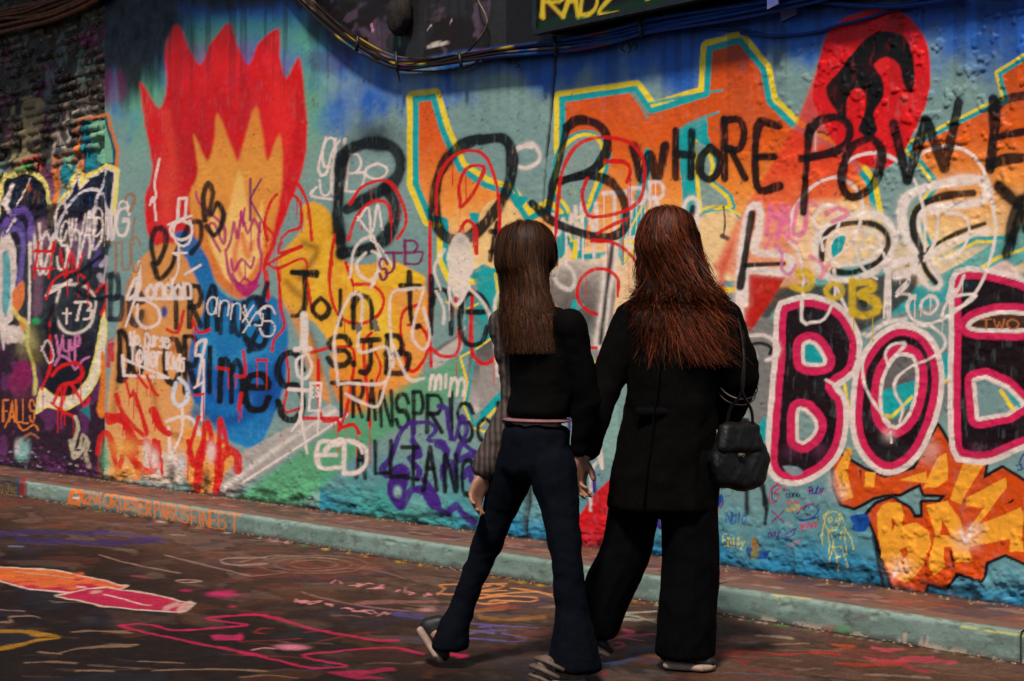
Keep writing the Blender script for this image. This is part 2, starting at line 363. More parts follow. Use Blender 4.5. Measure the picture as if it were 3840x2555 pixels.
for x0 in (20, 60, 110): S('E', f'{x0} 760,{x0+14} 820', 60, WHITE, alpha=.85)
Fl('E', '60 520,130 440,140 560,100 640,70 620', (226, 120, 60), 5); Fl('E', '70 660,150 690,160 720,130 780,100 700', (220, 130, 50), 5); S('E', '60 620,110 690,160 720,160 860,190 960,210 1080,205 1180', 24, (216, 204, 110), alpha=.9)
W.blob('E', 170, 830, 60, 90, (190, 176, 110), .7, mottled=1); W.blob('E', 210, 940, 50, 60, (110, 96, 30), .6, mottled=1); W.blob('E', 215, 705, 28, 24, (40, 160, 90), .95, 4)
Fl('E', '30 1120,110 960,190 1000,170 1140,80 1190', (140, 22, 84), 12, alpha=.8); W.blob('E', 130, 1180, 80, 60, (100, 40, 70), .7, mottled=1)
Fl('E', '670 640,690 760,670 900,610 1080,520 1210,400 1280,280 1260,220 1300,250 1150,300 1180,420 1200,540 1110,600 960,640 760', (228, 212, 190), 5, bands=((12, -2, (226, 214, 120)),), smooth=True)
Fl('E', '640 900,680 960,690 1200,650 1340,610 1280,640 1100', (222, 120, 34), 8); Fl('E', '500 1290,560 1220,570 1350', (30, 120, 130), 5, smooth=False)
Fl('E', '290 1060,360 1010,470 1000,520 1080,470 1180,370 1200,300 1160', (16, 12, 26), 8)
S('E', '170 720,180 100,240 400,330 140', 16, WHITE, halo=3); W.word('E', 'NO', '185 70 240 330 250 120 310 400', 14, WHITE, halo=3)
W.word('E', 'ShADING', '345 60 410 360 420 40 480 350 500 -10 560 290 580 30 630 230 645 -30 690 210 705 0 740 170 755 -30 830 140', 14, WHITE, .12, halo=3)
W.word('A', 'CHADING', '340 1330 410 1568 430 1430 470 1568 500 1400 560 1560 585 1360 640 1540 640 1390 690 1568 700 1370 745 1530 760 1320 835 1540', 12, WHITE, .05, halo=3)
S('A', '330 1568,380 1420,480 1280,580 1235,660 1280,710 1420,730 1568', 18, (200, 190, 196)); S('A', '690 1120,630 1250,580 1400,560 1480', 20, (200, 190, 196)); S('A', '0 1330,60 1210,20 1340,70 1440', 26, WHITE, smooth=False); S('A', '170 1160,110 1280,60 1420,20 1520', 22, (40, 36, 50)); S('A', '180 1165,120 1280,65 1430,25 1520', 9, WHITE)
S('A', '0 1490,60 1400,130 1370,180 1430,180 1560', 44, (98, 70, 150)); W.blob('A', 170, 1225, 20, 26, (190, 90, 40), .9, 4)
S('E', '280 540,330 480,450 465,540 480,600 560,590 660,560 740,480 785,400 770,350 690,345 600,370 500', 18, (214, 200, 190), halo=3); W.word('E', '+73', '390 590 440 720 470 580 510 700 525 580 575 690', 16, WHITE); S('E', '300 520,340 500,440 440', 22, WHITE)
S('E', '210 240,320 250,340 190', 14, RED); W.word('E', '#', '200 190 330 420', 16, RED); W.word('E', 'VV', '370 230 440 420 450 260 520 400', 13, RED, drips=2)
for q in ('280 560,330 440,440 380,530 420,560 500', '300 660,310 980,250 1150', '600 520,680 440,690 520,640 660'): S('E', q, 16, RED, drips=3)
S('E', '570 330,560 420,480 500,600 560,720 540', 26, (14, 14, 24)); S('E', '420 420,520 370,600 310,640 280', 26, (12, 12, 22)); S('E', '290 700,340 600,330 780,280 740', 34, (12, 12, 24))
W.word('E', 'VUMP', '345 800 390 930 395 830 440 900 430 830 470 960 470 800 500 930', 15, (200, 110, 160)); S('E', '340 990,380 930,440 970,470 1020,520 960,560 940', 18, (196, 110, 160)); S('E', '250 900,290 830,330 930,300 980,250 870', 12, (200, 180, 180))
S('E', '320 1060,380 1000,480 980,520 1040,480 1100,380 1130,330 1240', 24, RED, drips=4); S('E', '370 1280,430 1110,530 1260,560 1210', 20, RED, drips=4); S('E', '310 1240,380 1290,460 1330', 20, RED, drips=4)
W.run('E', 'FALLS', 0, 1225, 215, 1215, 150, 11, (222, 120, 40)); S('E', '10 1400,60 1330,130 1420,200 1380,230 1420', 12, (222, 120, 40)); S('E', '100 1500,180 1440,230 1470', 16, (150, 90, 50))
S('E', '470 1330,490 1400,450 1540,480 1568', 24, (190, 178, 150)); S('I', '440 0,470 110,520 60,540 0', 26, (180, 166, 140)); S('I', '540 90,560 170', 26, (170, 156, 130)); S('E', '540 1568,560 1500,520 1450,500 1530', 20, (180, 166, 140))
W.blob('I', 135, 70, 46, 80, (132, 176, 172), .95, 5, mottled=.8); W.blob('I', 90, 40, 20, 50, (200, 190, 190), .8, 4); S('E', '640 340,690 290,660 440,630 410', 34, (190, 176, 190), alpha=.8)
for k in range(60):
    x = random.uniform(0, 600); W.blob('I', x, random.uniform(40, 200), random.uniform(5, 14), random.uniform(4, 10), random.choice([(190, 150, 170), (120, 60, 90), (90, 90, 160), (30, 20, 30), (200, 190, 190)]), .7, 4)
# ---------------- big red flame, orange flame inside (stands where the red, orange and blue mural is)
Fl('V', '352 560,332 470,350 390,336 300,322 190,366 250,384 190,380 110,408 55,440 120,462 150,486 100,528 52,548 110,574 150,596 100,640 66,644 130,660 180,690 130,702 220,706 330,690 410,668 470,640 545,610 620,560 640,500 620,430 590', (208, 12, 18), 4, rag=8)
for q, c, w in (('420 130,400 220,410 330,390 460', (160, 6, 14), 26), ('520 110,500 190,510 240', (178, 8, 16), 30), ('620 130,650 250,670 380', (226, 30, 30), 30), ('380 260,400 380,376 500', (228, 60, 44), 18), ('470 180,450 240,430 300', (226, 22, 26), 24), ('684 220,684 330,660 430', (170, 6, 16), 16), ('370 420,390 520,410 560', (224, 60, 44), 14), ('560 180,570 230,555 290', (170, 6, 16), 18)): S('V', q, w, c, soft=12, alpha=.55)
W.blob('V', 450, 330, 50, 120, (150, 4, 12), .5, 2, mottled=.5); W.blob('V', 640, 300, 40, 120, (236, 44, 36), .5, 2, mottled=.5); W.blob('V', 520, 150, 60, 50, (232, 30, 30), .5, 2); W.blob('V', 390, 420, 24, 110, (230, 70, 50), .5, 2, mottled=.5)
Fl('V', '466 600,446 530,436 450,456 400,446 310,476 370,492 330,500 262,530 330,548 370,566 310,590 244,606 320,616 370,644 310,650 400,640 480,620 570,590 650,556 690,510 660', None, 5, ramp=[(250, (216, 126, 44)), (400, (226, 150, 60)), (520, (220, 136, 52)), (690, (214, 110, 44))], rag=4)
Fl('V', '500 600,480 540,496 470,512 530,534 450,552 390,570 470,584 520,604 460,606 560,584 620,550 656,520 640', None, 5, ramp=[(400, (232, 176, 90)), (650, (240, 196, 120))])
S('V', '556 640,540 590,556 540,570 590,580 560', 12, (214, 70, 40), soft=6, alpha=.7)
# tan, blue and yellow fields below
Fl('V', '250 900,270 760,300 640,340 580,400 560,450 600,470 700,450 820,440 960,420 1100,330 1080,260 1110,244 1000', None, 5, ramp=[(560, (214, 140, 70)), (800, (222, 150, 80)), (1100, (222, 160, 100))])
for q in ('330 720,350 800,430 800', '350 880,370 980,420 1010', '300 650,280 800,262 950'): S('V', q, 12, (150, 84, 30), soft=9, alpha=.7)
Fl('V', '400 540,440 536,480 600,500 660,540 690,600 680,640 690,662 760,655 880,620 980,590 1030,520 1010,480 960,436 900,440 780,470 700,430 600', None, 4, ramp=[(540, (24, 96, 160)), (760, (20, 118, 176)), (900, (10, 82, 160)), (1030, (24, 130, 190))])
S('V', '450 950,520 970,600 930,640 860', 26, (8, 60, 130), soft=14, alpha=.7); S('V', '470 800,520 840,600 800', 30, (60, 160, 210), soft=14, alpha=.5); W.blob('V', 378, 718, 8, 14, (22, 60, 140), .95, 5)
Fl('V', '426 990,470 985,500 1000,535 1040,540 1110,480 1140,430 1110', (226, 150, 70), 4); Fl('V', '330 1060,370 1040,410 1060,420 1110,340 1110', (206, 186, 170), 6)
YF = [(460, (230, 170, 30)), (640, (226, 160, 36)), (760, (232, 170, 40)), (900, (226, 128, 40))]
Fl('V', '640 600,700 520,690 480,720 465,760 490,780 560,790 600,840 610,900 600,975 650,985 760,975 840,930 900,860 950,800 950,760 880,760 800,720 740,680 730,650 690', None, 4, ramp=YF)
Fl('V', '900 660,985 690,985 800,950 880,860 960,900 850,930 760', (228, 150, 70), 14, alpha=.8); Fl('V', '660 700,710 760,740 840,760 930,720 880,690 780', (214, 140, 70), 6)
for q, c, w in (('700 560,730 580,690 640', (90, 60, 20), 12), ('660 650,690 680,720 690', (100, 60, 24), 12), ('760 560,740 640,720 700', (236, 190, 50), 26), ('800 640,860 700,900 800', (240, 200, 60), 30), ('690 720,720 780,740 860', (110, 70, 30), 10)): S('V', q, w, c, soft=9, alpha=.65)
Fl('V', '900 605,980 640,940 665,870 650', (232, 180, 40), 3)
# grey beams and green wedge
Fl('V', '480 1140,560 1040,760 930,800 960,560 1120,520 1150', None, 3, smooth=False, ramp=[(930, (186, 178, 172)), (1150, (150, 140, 134))]); S('V', '520 1120,640 1030,770 945', 9, (214, 204, 196), soft=6); S('V', '560 1110,700 1020,800 955', 5, (220, 208, 200))
Fl('V', '540 1150,810 955,980 860,1060 820,1080 900,960 960,840 1030,700 1160,560 1165', None, 8, smooth=False, ramp=[(860, (88, 160, 110)), (1160, (66, 158, 96))], alpha=.75)
Fl('V', '985 830,1090 735,1120 770,1000 850', (190, 176, 168), 3, smooth=False); S('V', '1000 810,1090 750', 8, (96, 86, 82), soft=6)
# ---------------- orange wild-style letters across the middle
BND = ((15, 2, YEL), (2, -12, TEAL))
LIGHTG = (128, 156, 150)
Fl('V', '952 225,1000 218,1024 300,1062 385,1120 422,1176 440,1217 500,1260 474,1300 508,1336 600,1320 650,1240 660,1150 622,1100 640,1040 640,1022 600,1020 512,986 506,952 425', None, 2, ramp=ORA, smooth=False, bands=BND, rag=3)
Fl('V', '1290 225,1465 200,1500 250,1622 213,1628 108,1705 88,1762 158,1776 232,1835 290,1960 360,2005 420,2020 500,1990 560,1960 640,1700 660,1500 650,1400 590,1330 600,1345 480,1290 350', None, 2, ramp=ORA, smooth=False, bands=BND, rag=3)
Fl('V', '1395 850,1310 640,1500 520,1660 500,1720 560,1640 680,1500 700', (236, 196, 150), 6, smooth=False)
Fl('D', '1035 960,1560 705,1690 655,1640 478,1812 375,2400 200,2400 1568,1500 1568,1240 1700,1090 1400,1240 1210,1150 1080', None, 2, smooth=False, bands=((22, 2, YEL), (2, -24, TEAL)), ramp=[(400, (208, 80, 14)), (900, (216, 90, 18)), (1200, (238, 150, 62)), (1568, (244, 200, 140))], rag=3)
Fl('C', '640 890,760 900,806 990,800 1100,740 1260,690 1400,610 1460,570 1360,500 1240,520 1010', LIGHTG, 2, bands=((30, 12, TEAL), (12, -12, YEL)))
Fl('C', '1395 930,1455 885,1500 1000,1525 1080,1500 1190,1620 1290,1640 1350,1440 1400,1415 1100', LIGHTG, 2, smooth=False, bands=((32, 12, TEAL), (12, -12, YEL)))
Fl('C', '1295 860,1400 800,1480 770,1500 980,1400 900,1400 1400,1330 1400', TEAL, 2, smooth=False); S('C', '1300 850,1400 790,1560 735', 16, TEAL); S('C', '990 610,1060 700,1095 770', 16, TEAL); S('C', '1090 680,1300 640,1580 590', 18, TEAL)
Fl('C', '1080 970,1115 970,1110 1200,1060 1500,980 1568,1010 1300', TEAL, 2, smooth=False); S('C', '850 1010,830 1100,760 1290,650 1500', 22, TEAL); S('C', '800 1090,730 1290,660 1440', 18, YEL); S('C', '1060 1350,990 1480,960 1568', 14, YEL)
Fl('C', '215 1180,260 1280,320 1290,230 1400,160 1480,150 1450,225 1330', TEAL, 2); S('C', '1420 1420,1500 1380,1640 1390,1700 1430', 20, TEAL); S('C', '1430 1375,1560 1345,1690 1400', 16, YEL)
Fl('B', '1500 1390,1570 1400,1560 1470,1540 1568,1520 1568,1510 1460', TEAL, 2)
Fl('G', '480 10,620 0,590 170,540 290,500 310', (40, 150, 150), 4, smooth=False); Fl('G', '560 60,680 0,650 180,590 190', YEL, 2, smooth=False); Fl('G', '580 80,660 30,630 170,600 180', LIGHTG, 2, smooth=False)
Fl('G', '920 0,1010 0,960 200,1050 200,930 350,900 260', TEAL, 2, smooth=False); Fl('G', '930 160,1060 190,940 330', YEL, 2, smooth=False); Fl('G', '950 200,1020 210,940 300', (230, 214, 190), 2, smooth=False)
Fl('G', '1420 40,1600 -20,1680 20,1700 120,1560 300,1440 300', (234, 196, 140), 5, alpha=.9)
Fl('G', '600 560,690 600,600 660,740 960,700 960,590 720', TEAL, 2, smooth=False); S('G', '620 800,640 760,740 970,770 1000', 18, YEL, smooth=False); Fl('G', '640 480,840 440,880 560,800 900,700 860,650 640', (62, 54, 52), 14); Fl('G', '660 430,800 380,900 420,730 490', (216, 204, 196), 6)
Fl('F', '1500 900,1742 760,1742 1100,1560 1300,1500 1330,1480 1100', None, 8, smooth=False, ramp=[(760, (70, 62, 60)), (1000, (110, 104, 100)), (1300, (196, 186, 180))])
Fl('F', '1440 940,1560 890,1640 820,1720 560,1680 400,1600 330,1500 380,1560 500,1440 560,1480 760', (40, 140, 140), 5, smooth=False, alpha=.85); S('F', '1670 400,1690 500,1640 820,1550 880,1440 940,1490 1120,1460 1250,1520 1400,1600 1430,1742 1300', 16, YEL, smooth=False); S('F', '1690 390,1640 800,1530 870,1530 940,1480 1240,1530 1390,1742 1150', 20, TEAL, smooth=False); S('F', '1350 580,1460 640,1560 590,1660 620', 14, YEL, smooth=False)
Fl('G', '0 0,160 -100,300 100,200 330,80 360,0 300', (244, 196, 130), 5); Fl('G', '0 340,80 360,200 330,240 430,180 520,80 640,0 700', TEAL, 5, alpha=.8); S('G', '130 620,100 400,180 420', 16, YEL, smooth=False)
Fl('G', '0 1000,180 900,160 1140,0 1300', (150, 142, 136), 12, smooth=False); Fl('G', '0 1300,200 1090,200 1160,0 1370', TEAL, 2, smooth=False); S('G', '0 1390,200 1170', 18, YEL)
Fl('G', '440 420,620 300,860 360,880 560,780 980,640 1060,560 800,480 640', None, 14, ramp=[(300, (206, 190, 176)), (480, (120, 110, 104)), (700, (84, 76, 74)), (1000, (120, 150, 150))]); Fl('G', '600 560,690 600,600 660,740 960,700 960,590 720', TEAL, 2, smooth=False); S('G', '620 800,640 760,740 970,770 1000', 18, YEL, smooth=False); S('G', '460 290,540 320,600 370,620 440,590 500,520 470,490 430', 26, (206, 194, 186), halo=4)
Fl('G', '480 1300,680 1290,900 1200,900 1600,480 1600', (130, 166, 158), 8, smooth=False)
# red beam and red disc (a plain black curl on it)
Fl('V', '1893 130,1830 290,1690 520,1640 620,1720 640,1860 560,1990 380,2070 300', None, 7, smooth=False, alpha=.82, ramp=[(200, (216, 26, 26)), (400, (226, 60, 36)), (520, (232, 110, 70)), (640, (226, 120, 90))])
Fl('V', '1700 640,1800 640,1760 700,1700 790,1690 700', (196, 26, 18), 4, smooth=False); S('V', '1690 560,1660 640,1690 760', 16, (204, 50, 40), alpha=.7, soft=8)
Fl('V', '1893 110,1910 70,1950 40,2010 22,2070 26,2110 60,2136 110,2140 200,2120 270,2080 350,2030 390,1970 370,1920 330,1890 270,1870 220', (212, 20, 26), 3, rag=3)
Fl('V', '1908 232,1902 200,1925 172,1965 120,2000 84,2040 72,2082 84,2100 120,2106 190,2096 214,2078 190,2070 150,2040 132,2012 150,2030 180,2034 220,2010 262,2020 300,2000 316,1975 300,1990 260,1992 214,1970 204,1950 228,1948 270,1956 304,1930 262', (14, 10, 10), 2.5, rag=4)
Fl('V', '2058 100,2088 130,2096 185,2080 180,2074 140,2050 118', (14, 10, 10), 2)
# teal band and dark smears to the right
Fl('V', '1690 560,1750 510,1830 500,1880 640,1810 690,1700 700', (232, 150, 110), 14, alpha=.8); Fl('V', '1830 480,2000 470,2080 560,2300 560,2357 470,2700 400,2700 560,2100 660,1940 660,1840 600', (240, 204, 160), 12, alpha=.75)
Fl('H', '180 540,760 300,1120 480,1400 330,1750 100,2600 -300,2600 100,1850 300,1640 400,1370 560,960 660,700 600,420 560', TEAL, 4, smooth=False, alpha=.85); S('H', '1500 380,1640 290,1742 260,2400 0', 20, YEL, smooth=False)
Fl('H', '60 540,300 470,520 470,900 400,1090 370,1110 480,980 620,840 720,700 780,560 620,380 540,230 580,120 700', (62, 52, 48), 16, alpha=.9); Fl('H', '0 780,170 700,190 1000,150 1340,90 1380,0 1300', (120, 112, 108), 16, alpha=.85); Fl('H', '1500 460,1600 350,1700 300,1812 420,2400 500,2400 700,1700 420', (222, 190, 178), 10, smooth=False); Fl('H', '0 390,250 420,170 560,20 780', (184, 30, 18), 10, smooth=False)
Fl('H', '60 1390,140 1320,150 1560,70 1568', TEAL, 4, smooth=False); S('H', '640 1120,660 1230,670 1300', 22, YEL); Fl('H', '1230 900,1345 880,1340 1300,1240 1320', (112, 122, 126), 6, smooth=False); Fl('H', '1260 940,1340 890,1340 1080,1270 1090', TEAL, 3, smooth=False); S('H', '1270 1110,1345 1080', 22, YEL)
# ---------------- BAZ, orange on dark orange with a black outline
Fl('L', '560 60,760 180,900 240,1100 180,1250 -100,1350 60,1560 150,1545 250,1670 175,1812 265,2100 330,2300 400,2300 900,1900 830,1690 735,1565 790,1540 905,1375 860,1300 960,1180 930,1160 990,970 960,900 830,850 620,790 480,850 410,950 372,1060 440,1100 500,1150 490,1150 400,1260 400,1310 350,1165 345,1135 275,1000 345,900 350,830 365,700 435,620 410,570 290', (204, 72, 12), 3, smooth=False, bands=((20, -2, (22, 16, 16)),), rag=5)
LO = (238, 160, 46)
for q in ('850 470,880 420,930 395,1010 405,1028 480,1012 555,1110 528,1190 590,1202 680,1160 800,1080 900,1030 930,930 850,880 760,860 600', '1170 420,1310 392,1400 520,1425 600,1480 790,1370 790,1340 690,1290 690,1295 820,1220 880,1190 800,1235 600',
          '1430 420,1440 370,1690 238,1700 300,1510 550,1700 470,1790 430,1812 480,1800 620,1450 690,1425 600,1560 430', '770 195,842 205,830 300,770 295', '985 255,1080 225,1170 200,1180 270', '1330 380,1430 100,1450 30,1545 160,1440 330,1400 415', '572 200,660 40,690 60,655 200,700 370,625 390', '1720 560,1790 520,1812 720,1720 720', '1160 300,1250 100,1310 70,1310 250,1240 300', '2000 400,2250 430,2250 800,2000 760'): Fl('L', q, LO, 2.5, smooth=False, rag=6)
for q in ('950 500,975 530,950 590', '1000 710,1045 685,1058 740,1020 775', '1272 500,1335 612,1270 612'): Fl('L', q, (196, 66, 12), 2, smooth=False)
Fl('L', '735 190,750 190,745 260', BLACK, 2, smooth=False); Fl('L', '1690 410,1745 375,1740 400', BLACK, 2, smooth=False); S('L', '1335 720,1355 820', 18, BLACK, soft=5); S('L', '830 620,870 860,910 980', 24, BLACK, soft=7); S('L', '1100 490,1140 490', 20, BLACK)
for x, y, rx, ry in ((620, 330, 60, 70), (1000, 830, 90, 70), (1440, 640, 80, 90), (1200, 60, 70, 80), (560, 250, 40, 60), (1500, 570, 60, 40)): W.blob('L', x, y, rx, ry, (226, 196, 186), .42, 3, mottled=.6)
S('L', '1400 590,1440 660,1470 560', 18, WHITE, soft=6); S('L', '960 880,980 830', 18, WHITE, soft=6)
# ---------------- bubble letters, pink and plum with a white line
PB = ((24, -14, WHITE), (-14, -60, PINK))
Fl('H', '205 640,260 582,400 552,560 590,660 680,725 800,730 910,695 1040,575 1130,625 1190,648 1300,630 1470,575 1600,470 1700,330 1758,200 1730,145 1640,150 1480,170 1200,192 950', PLUM, 3, bands=PB)
Fl('H', '1000 740,1130 770,1220 860,1262 1000,1265 1150,1230 1330,1150 1520,1050 1640,940 1690,830 1650,740 1540,700 1400,700 1200,730 1020,800 880,900 780', PLUM, 3, bands=PB)
Fl('H', '1350 440,1420 375,1560 380,1700 405,1900 480,2200 640,2300 1000,2200 1400,2000 1470,1812 1520,1600 1612,1430 1610,1350 1540,1338 1100,1345 700', PLUM, 3, bands=PB)
for q, c in (('385 865,440 862,485 930,496 975,400 975,382 950', TEAL), ('350 1290,420 1335,445 1400,400 1468,345 1480', GREY)): Fl('H', q, c, 2, bands=((26, 0, WHITE), (78, 26, PINK)))
Fl('H', '1000 932,1080 945,1108 1030,1098 1180,1060 1310,980 1390,905 1350,880 1220,900 1080,950 975', (104, 100, 98), 2, bands=((20, -6, WHITE), (72, 20, PINK)))
Fl('H', '890 1160,1098 1090,1092 1200,1070 1260,960 1350,890 1290', TEAL, 2, smooth=False); S('H', '895 1320,950 1330,1080 1200', 22, YEL, smooth=False)
Fl('H', '1480 720,1620 668,1800 668,1950 720,1800 752,1500 748', (70, 44, 30), 2, bands=((30, 0, WHITE), (76, 30, PINK))); W.run('H', 'TWO', 1530, 695, 1790, 695, 60, 12, (176, 104, 60))
Fl('H', '1500 1100,1560 1085,1700 1150,1790 1240,1700 1300,1520 1330', (116, 146, 146), 2, smooth=False, bands=((30, 0, WHITE), (76, 30, PINK))); S('H', '1660 1160,1740 1280', 26, YEL); S('H', '1720 1190,1780 1260', 24, TEAL)
S('H', '770 790,800 800,900 720,1040 690', 26, WHITE, halo=5); S('H', '520 1090,600 1120,690 1050', 22, WHITE); S('H', '0 800,120 800,200 860,200 930,130 960', 24, WHITE, halo=6); S('H', '0 860,100 850,160 880,150 920', 22, (24, 20, 20)); W.blob('H', 930, 1450, 40, 40, WHITE, .5); S('H', '940 1430,945 1500', 14, WHITE)
for x in (300, 480, 1500, 1680): W.blob('L', x, 60, 60, 40, (120, 60, 90), .35, mottled=1)
Fl('L', '240 165,330 170,370 205,300 225', (128, 144, 152), 6)
# white and black HOPE, hearts and loops
def halo_line(t, q, w=40, g=24): S(t, q, w+2*g, (228, 214, 202), halo=7, soft=7); S(t, q, w, (24, 20, 20), soft=5)
WH2 = (230, 214, 204)
for q, w in (('1050 1480,1045 1300,1065 1120,1085 985,1115 945,1142 970,1132 1080,1115 1140,1140 1165,1230 1172,1288 1200,1280 1245,1200 1252,1080 1252,1068 1400', 38), ('785 1000,800 930,835 912,860 950,842 1040', 22), ('1415 1240,1400 1120,1440 1050,1540 1000,1650 985,1720 1010,1760 1080,1750 1160,1690 1230,1600 1280,1500 1290,1430 1270', 30), ('1460 1150,1500 1090,1600 1060,1680 1080,1700 1140,1640 1200,1560 1220,1480 1210,1455 1160', 18),
             ('2190 880,2160 832,2060 832,1920 860,1830 900,1798 960,1800 1040,1830 1120,1870 1180', 44), ('2195 890,2150 930,2000 952,1900 972,1862 1020,1882 1130', 40), ('2190 1062,2080 1092,1960 1150,1910 1190', 24), ('1850 1190,1890 1290,1940 1330,1972 1308,1930 1210', 26), ('1740 1230,1790 1200,1850 1200,1860 1240,1770 1270', 40), ('1395 690,1400 560', 1)): S('R', q, w, WH2, soft=7, halo=7)
Fl('R', '1470 1130,1500 1090,1535 1090,1520 1150,1480 1190', TEAL, 3)
for q, w in (('1105 985,1082 1120,1050 1320', 32), ('1075 1222,1250 1214', 24), ('832 955,820 1030', 26), ('1425 1200,1430 1120,1460 1060,1540 1030,1650 1030,1710 1062,1732 1120,1700 1190,1640 1230,1560 1256,1480 1250', 26), ('2122 890,1990 904,1885 945,1848 1000,1852 1080,1890 1160', 34), ('2175 1030,2060 1070,1960 1120,1900 1160', 20), ('1880 1180,1910 1250,1950 1300', 28)): S('R', q, w, (14, 11, 11), soft=5, halo=2)
halo_line('V', '1410 560,1395 680,1382 790', 10, 9)
LN = dict(halo=2, soft=4)
for t, q, w in (('D', '620 1110,700 1030,850 1000,980 1050,1080 1150,1140 1300,1165 1450,1165 1640', 22), ('D', '1060 1110,1150 1000,1300 960,1440 990,1540 1100,1600 1280,1630 1500', 24), ('H', '1630 100,1610 230,1560 400,1480 540,1350 650,1200 720,1080 690,1050 590,1100 540', 20),
                ('D', '330 1560,290 1420,380 1270,480 1190,600 1160,700 1220,755 1320,740 1480', 22), ('H', '740 60,680 200,560 300,430 350', 14), ('D', '430 1430,500 1350,570 1350,605 1420,580 1520,500 1560', 22), ('H', '280 40,270 160,340 260,370 440,360 700,430 712,510 690,570 560,580 480,570 370', 20),
                ('H', '440 50,480 160,500 240', 24), ('H', '430 350,500 370,570 440,620 560,690 690', 18), ('H', '1250 0,1235 170,1160 310', 20), ('H', '1310 0,1420 20,1455 100,1420 220,1340 290,1260 300', 20), ('H', '740 60,710 200,740 330,800 400,850 430', 16), ('H', '750 240,830 220,910 310,900 680', 18), ('H', '1000 90,960 240,900 380', 16),
                ('H', '930 380,930 690', 26), ('H', '1200 730,1290 810,1290 880,1200 950,1080 1000,980 1080,970 1170,1020 1270,1000 1360', 18), ('H', '1180 740,1000 720,850 820,760 970,780 1140,860 1280,930 1370', 20), ('H', '930 1000,905 920,950 860,1030 850,1020 880,940 960', 20), ('H', '980 540,1050 470,1060 420,1010 400', 18), ('H', '1330 550,1440 530,1500 540,1420 600,1330 640', 18)): S(t, q, w, (228, 212, 204), **LN)
S('H', '1000 400,1060 430,980 520,1060 530,1100 560', 18, WHITE, drips=3); S('H', '1200 540,1150 570,1140 630,1200 660,1250 600,1230 550,1190 540', 20, WHITE, drips=3); S('H', '1420 410,1380 500,1300 600,1270 700', 20, WHITE, drips=3); S('H', '1350 420,1310 560,1360 500', 18, WHITE, drips=2)
YB = (206, 170, 40)
S('H', '380 380,420 420,420 470,370 500,300 480', 44, YB, halo=5); S('H', '330 380,350 420', 36, YB); S('H', '520 500,560 460,620 480,620 530,560 560,520 520', 36, YB, halo=5); S('H', '690 440,690 660', 54, YB, halo=6); S('H', '690 460,800 450,820 490,740 530,840 580,850 640,760 670,700 640', 52, YB, halo=6, drips=2); Fl('H', '730 560,790 580,780 620,740 600', (46, 40, 34), 4)
PK = (226, 110, 150)
W.word('D', 'MAU', '130 1340 200 1540 200 1340 270 1560 300 1350 370 1540', 30, PK, .15, alpha=.85); S('D', '520 1400,600 1360,660 1400,560 1450', 34, PK, alpha=.8); S('D', '330 1330,420 1320,460 1350', 26, PK, alpha=.8); S('H', '190 210,230 260,230 370,280 400,320 340', 24, (206, 110, 160), alpha=.8); S('H', '420 280,500 350,480 430,540 330', 26, PK, alpha=.7); S('H', '120 240,200 120,330 200', 22, PK, alpha=.7)
# ---------------- black lettering, upper right
BK = dict(halo=6, soft=6, rag=.25)
W.word('C', 'WHOR', '1000 960 1215 1170 1275 860 1380 1160 1445 970 1560 1175 1600 780 1725 1165', 54, BLACK, **BK)
W.word('D', 'E', '70 820 215 1220', 54, BLACK, **BK)
S('D', '410 830,390 1100,370 1390', 46, BLACK, **BK); S('D', '400 880,480 790,600 770,670 830,660 920,580 990,360 1040', 54, BLACK, **BK)
S('D', '800 900,690 960,630 1100,630 1230,690 1290,800 1240,870 1120,880 980,820 905,790 900', 56, BLACK, **BK); S('D', '960 810,1000 980,1050 1180,1120 960,1170 790,1230 930,1290 1100,1340 900,1385 670', 62, BLACK, smooth=False, **BK)
S('D', '1610 650,1620 800,1590 1110', 66, BLACK, **BK); S('D', '1610 720,1700 650,1900 610', 62, BLACK, **BK); S('D', '1620 900,1812 860,1900 850', 46, BLACK, **BK); S('D', '1590 1080,1700 1040,1900 1030', 66, BLACK, **BK)
S('D', '1990 620,1990 1100', 66, BLACK, **BK); S('D', '1990 660,2120 640,2180 760,2020 880,2200 1100', 60, BLACK, **BK)
S('D', '1650 1220,1720 1290,1790 1330,1900 1200', 80, BLACK, halo=18, soft=14); S('D', '1790 1300,1740 1420,1720 1568', 70, BLACK, halo=18, soft=14); S('H', '1790 0,1750 120,1700 270', 60, BLACK, halo=14, soft=10); S('D', '1812 1370,1830 1500', 70, BLACK, halo=12)
# white tags, centre
W.word('B', 'SUBO', '510 910 600 1270 590 910 650 1270 690 1010 800 1250 820 1070 950 1170', 17, WHITE, .1, halo=2); S('B', '620 1305,500 1290,460 1270,500 1225', 17, WHITE); S('B', '560 900,510 1110,560 1140,600 1000,650 920', 17, WHITE)
S('C', '340 960,260 960,200 1030,210 1070,300 1100,380 1060,390 1000,340 940,250 970', 28, WHITE, halo=6, soft=7)
W.word('C', 'WINTPR', '480 1400 600 1530 610 1350 640 1530 670 1330 760 1520 810 1260 950 1520 980 1230 1080 1420 1110 1190 1200 1400', 24, WHITE, halo=4, drips=3, droplen=(60, 190))
for x in (480, 560, 640, 670, 740, 880, 980): S('C', f'{x} 1450,{x+4} {random.randint(1600,1750)}', 14, WHITE)
S('G', '960 160,1040 150,1035 180', 16, WHITE); S('G', '960 0,955 220', 12, WHITE)
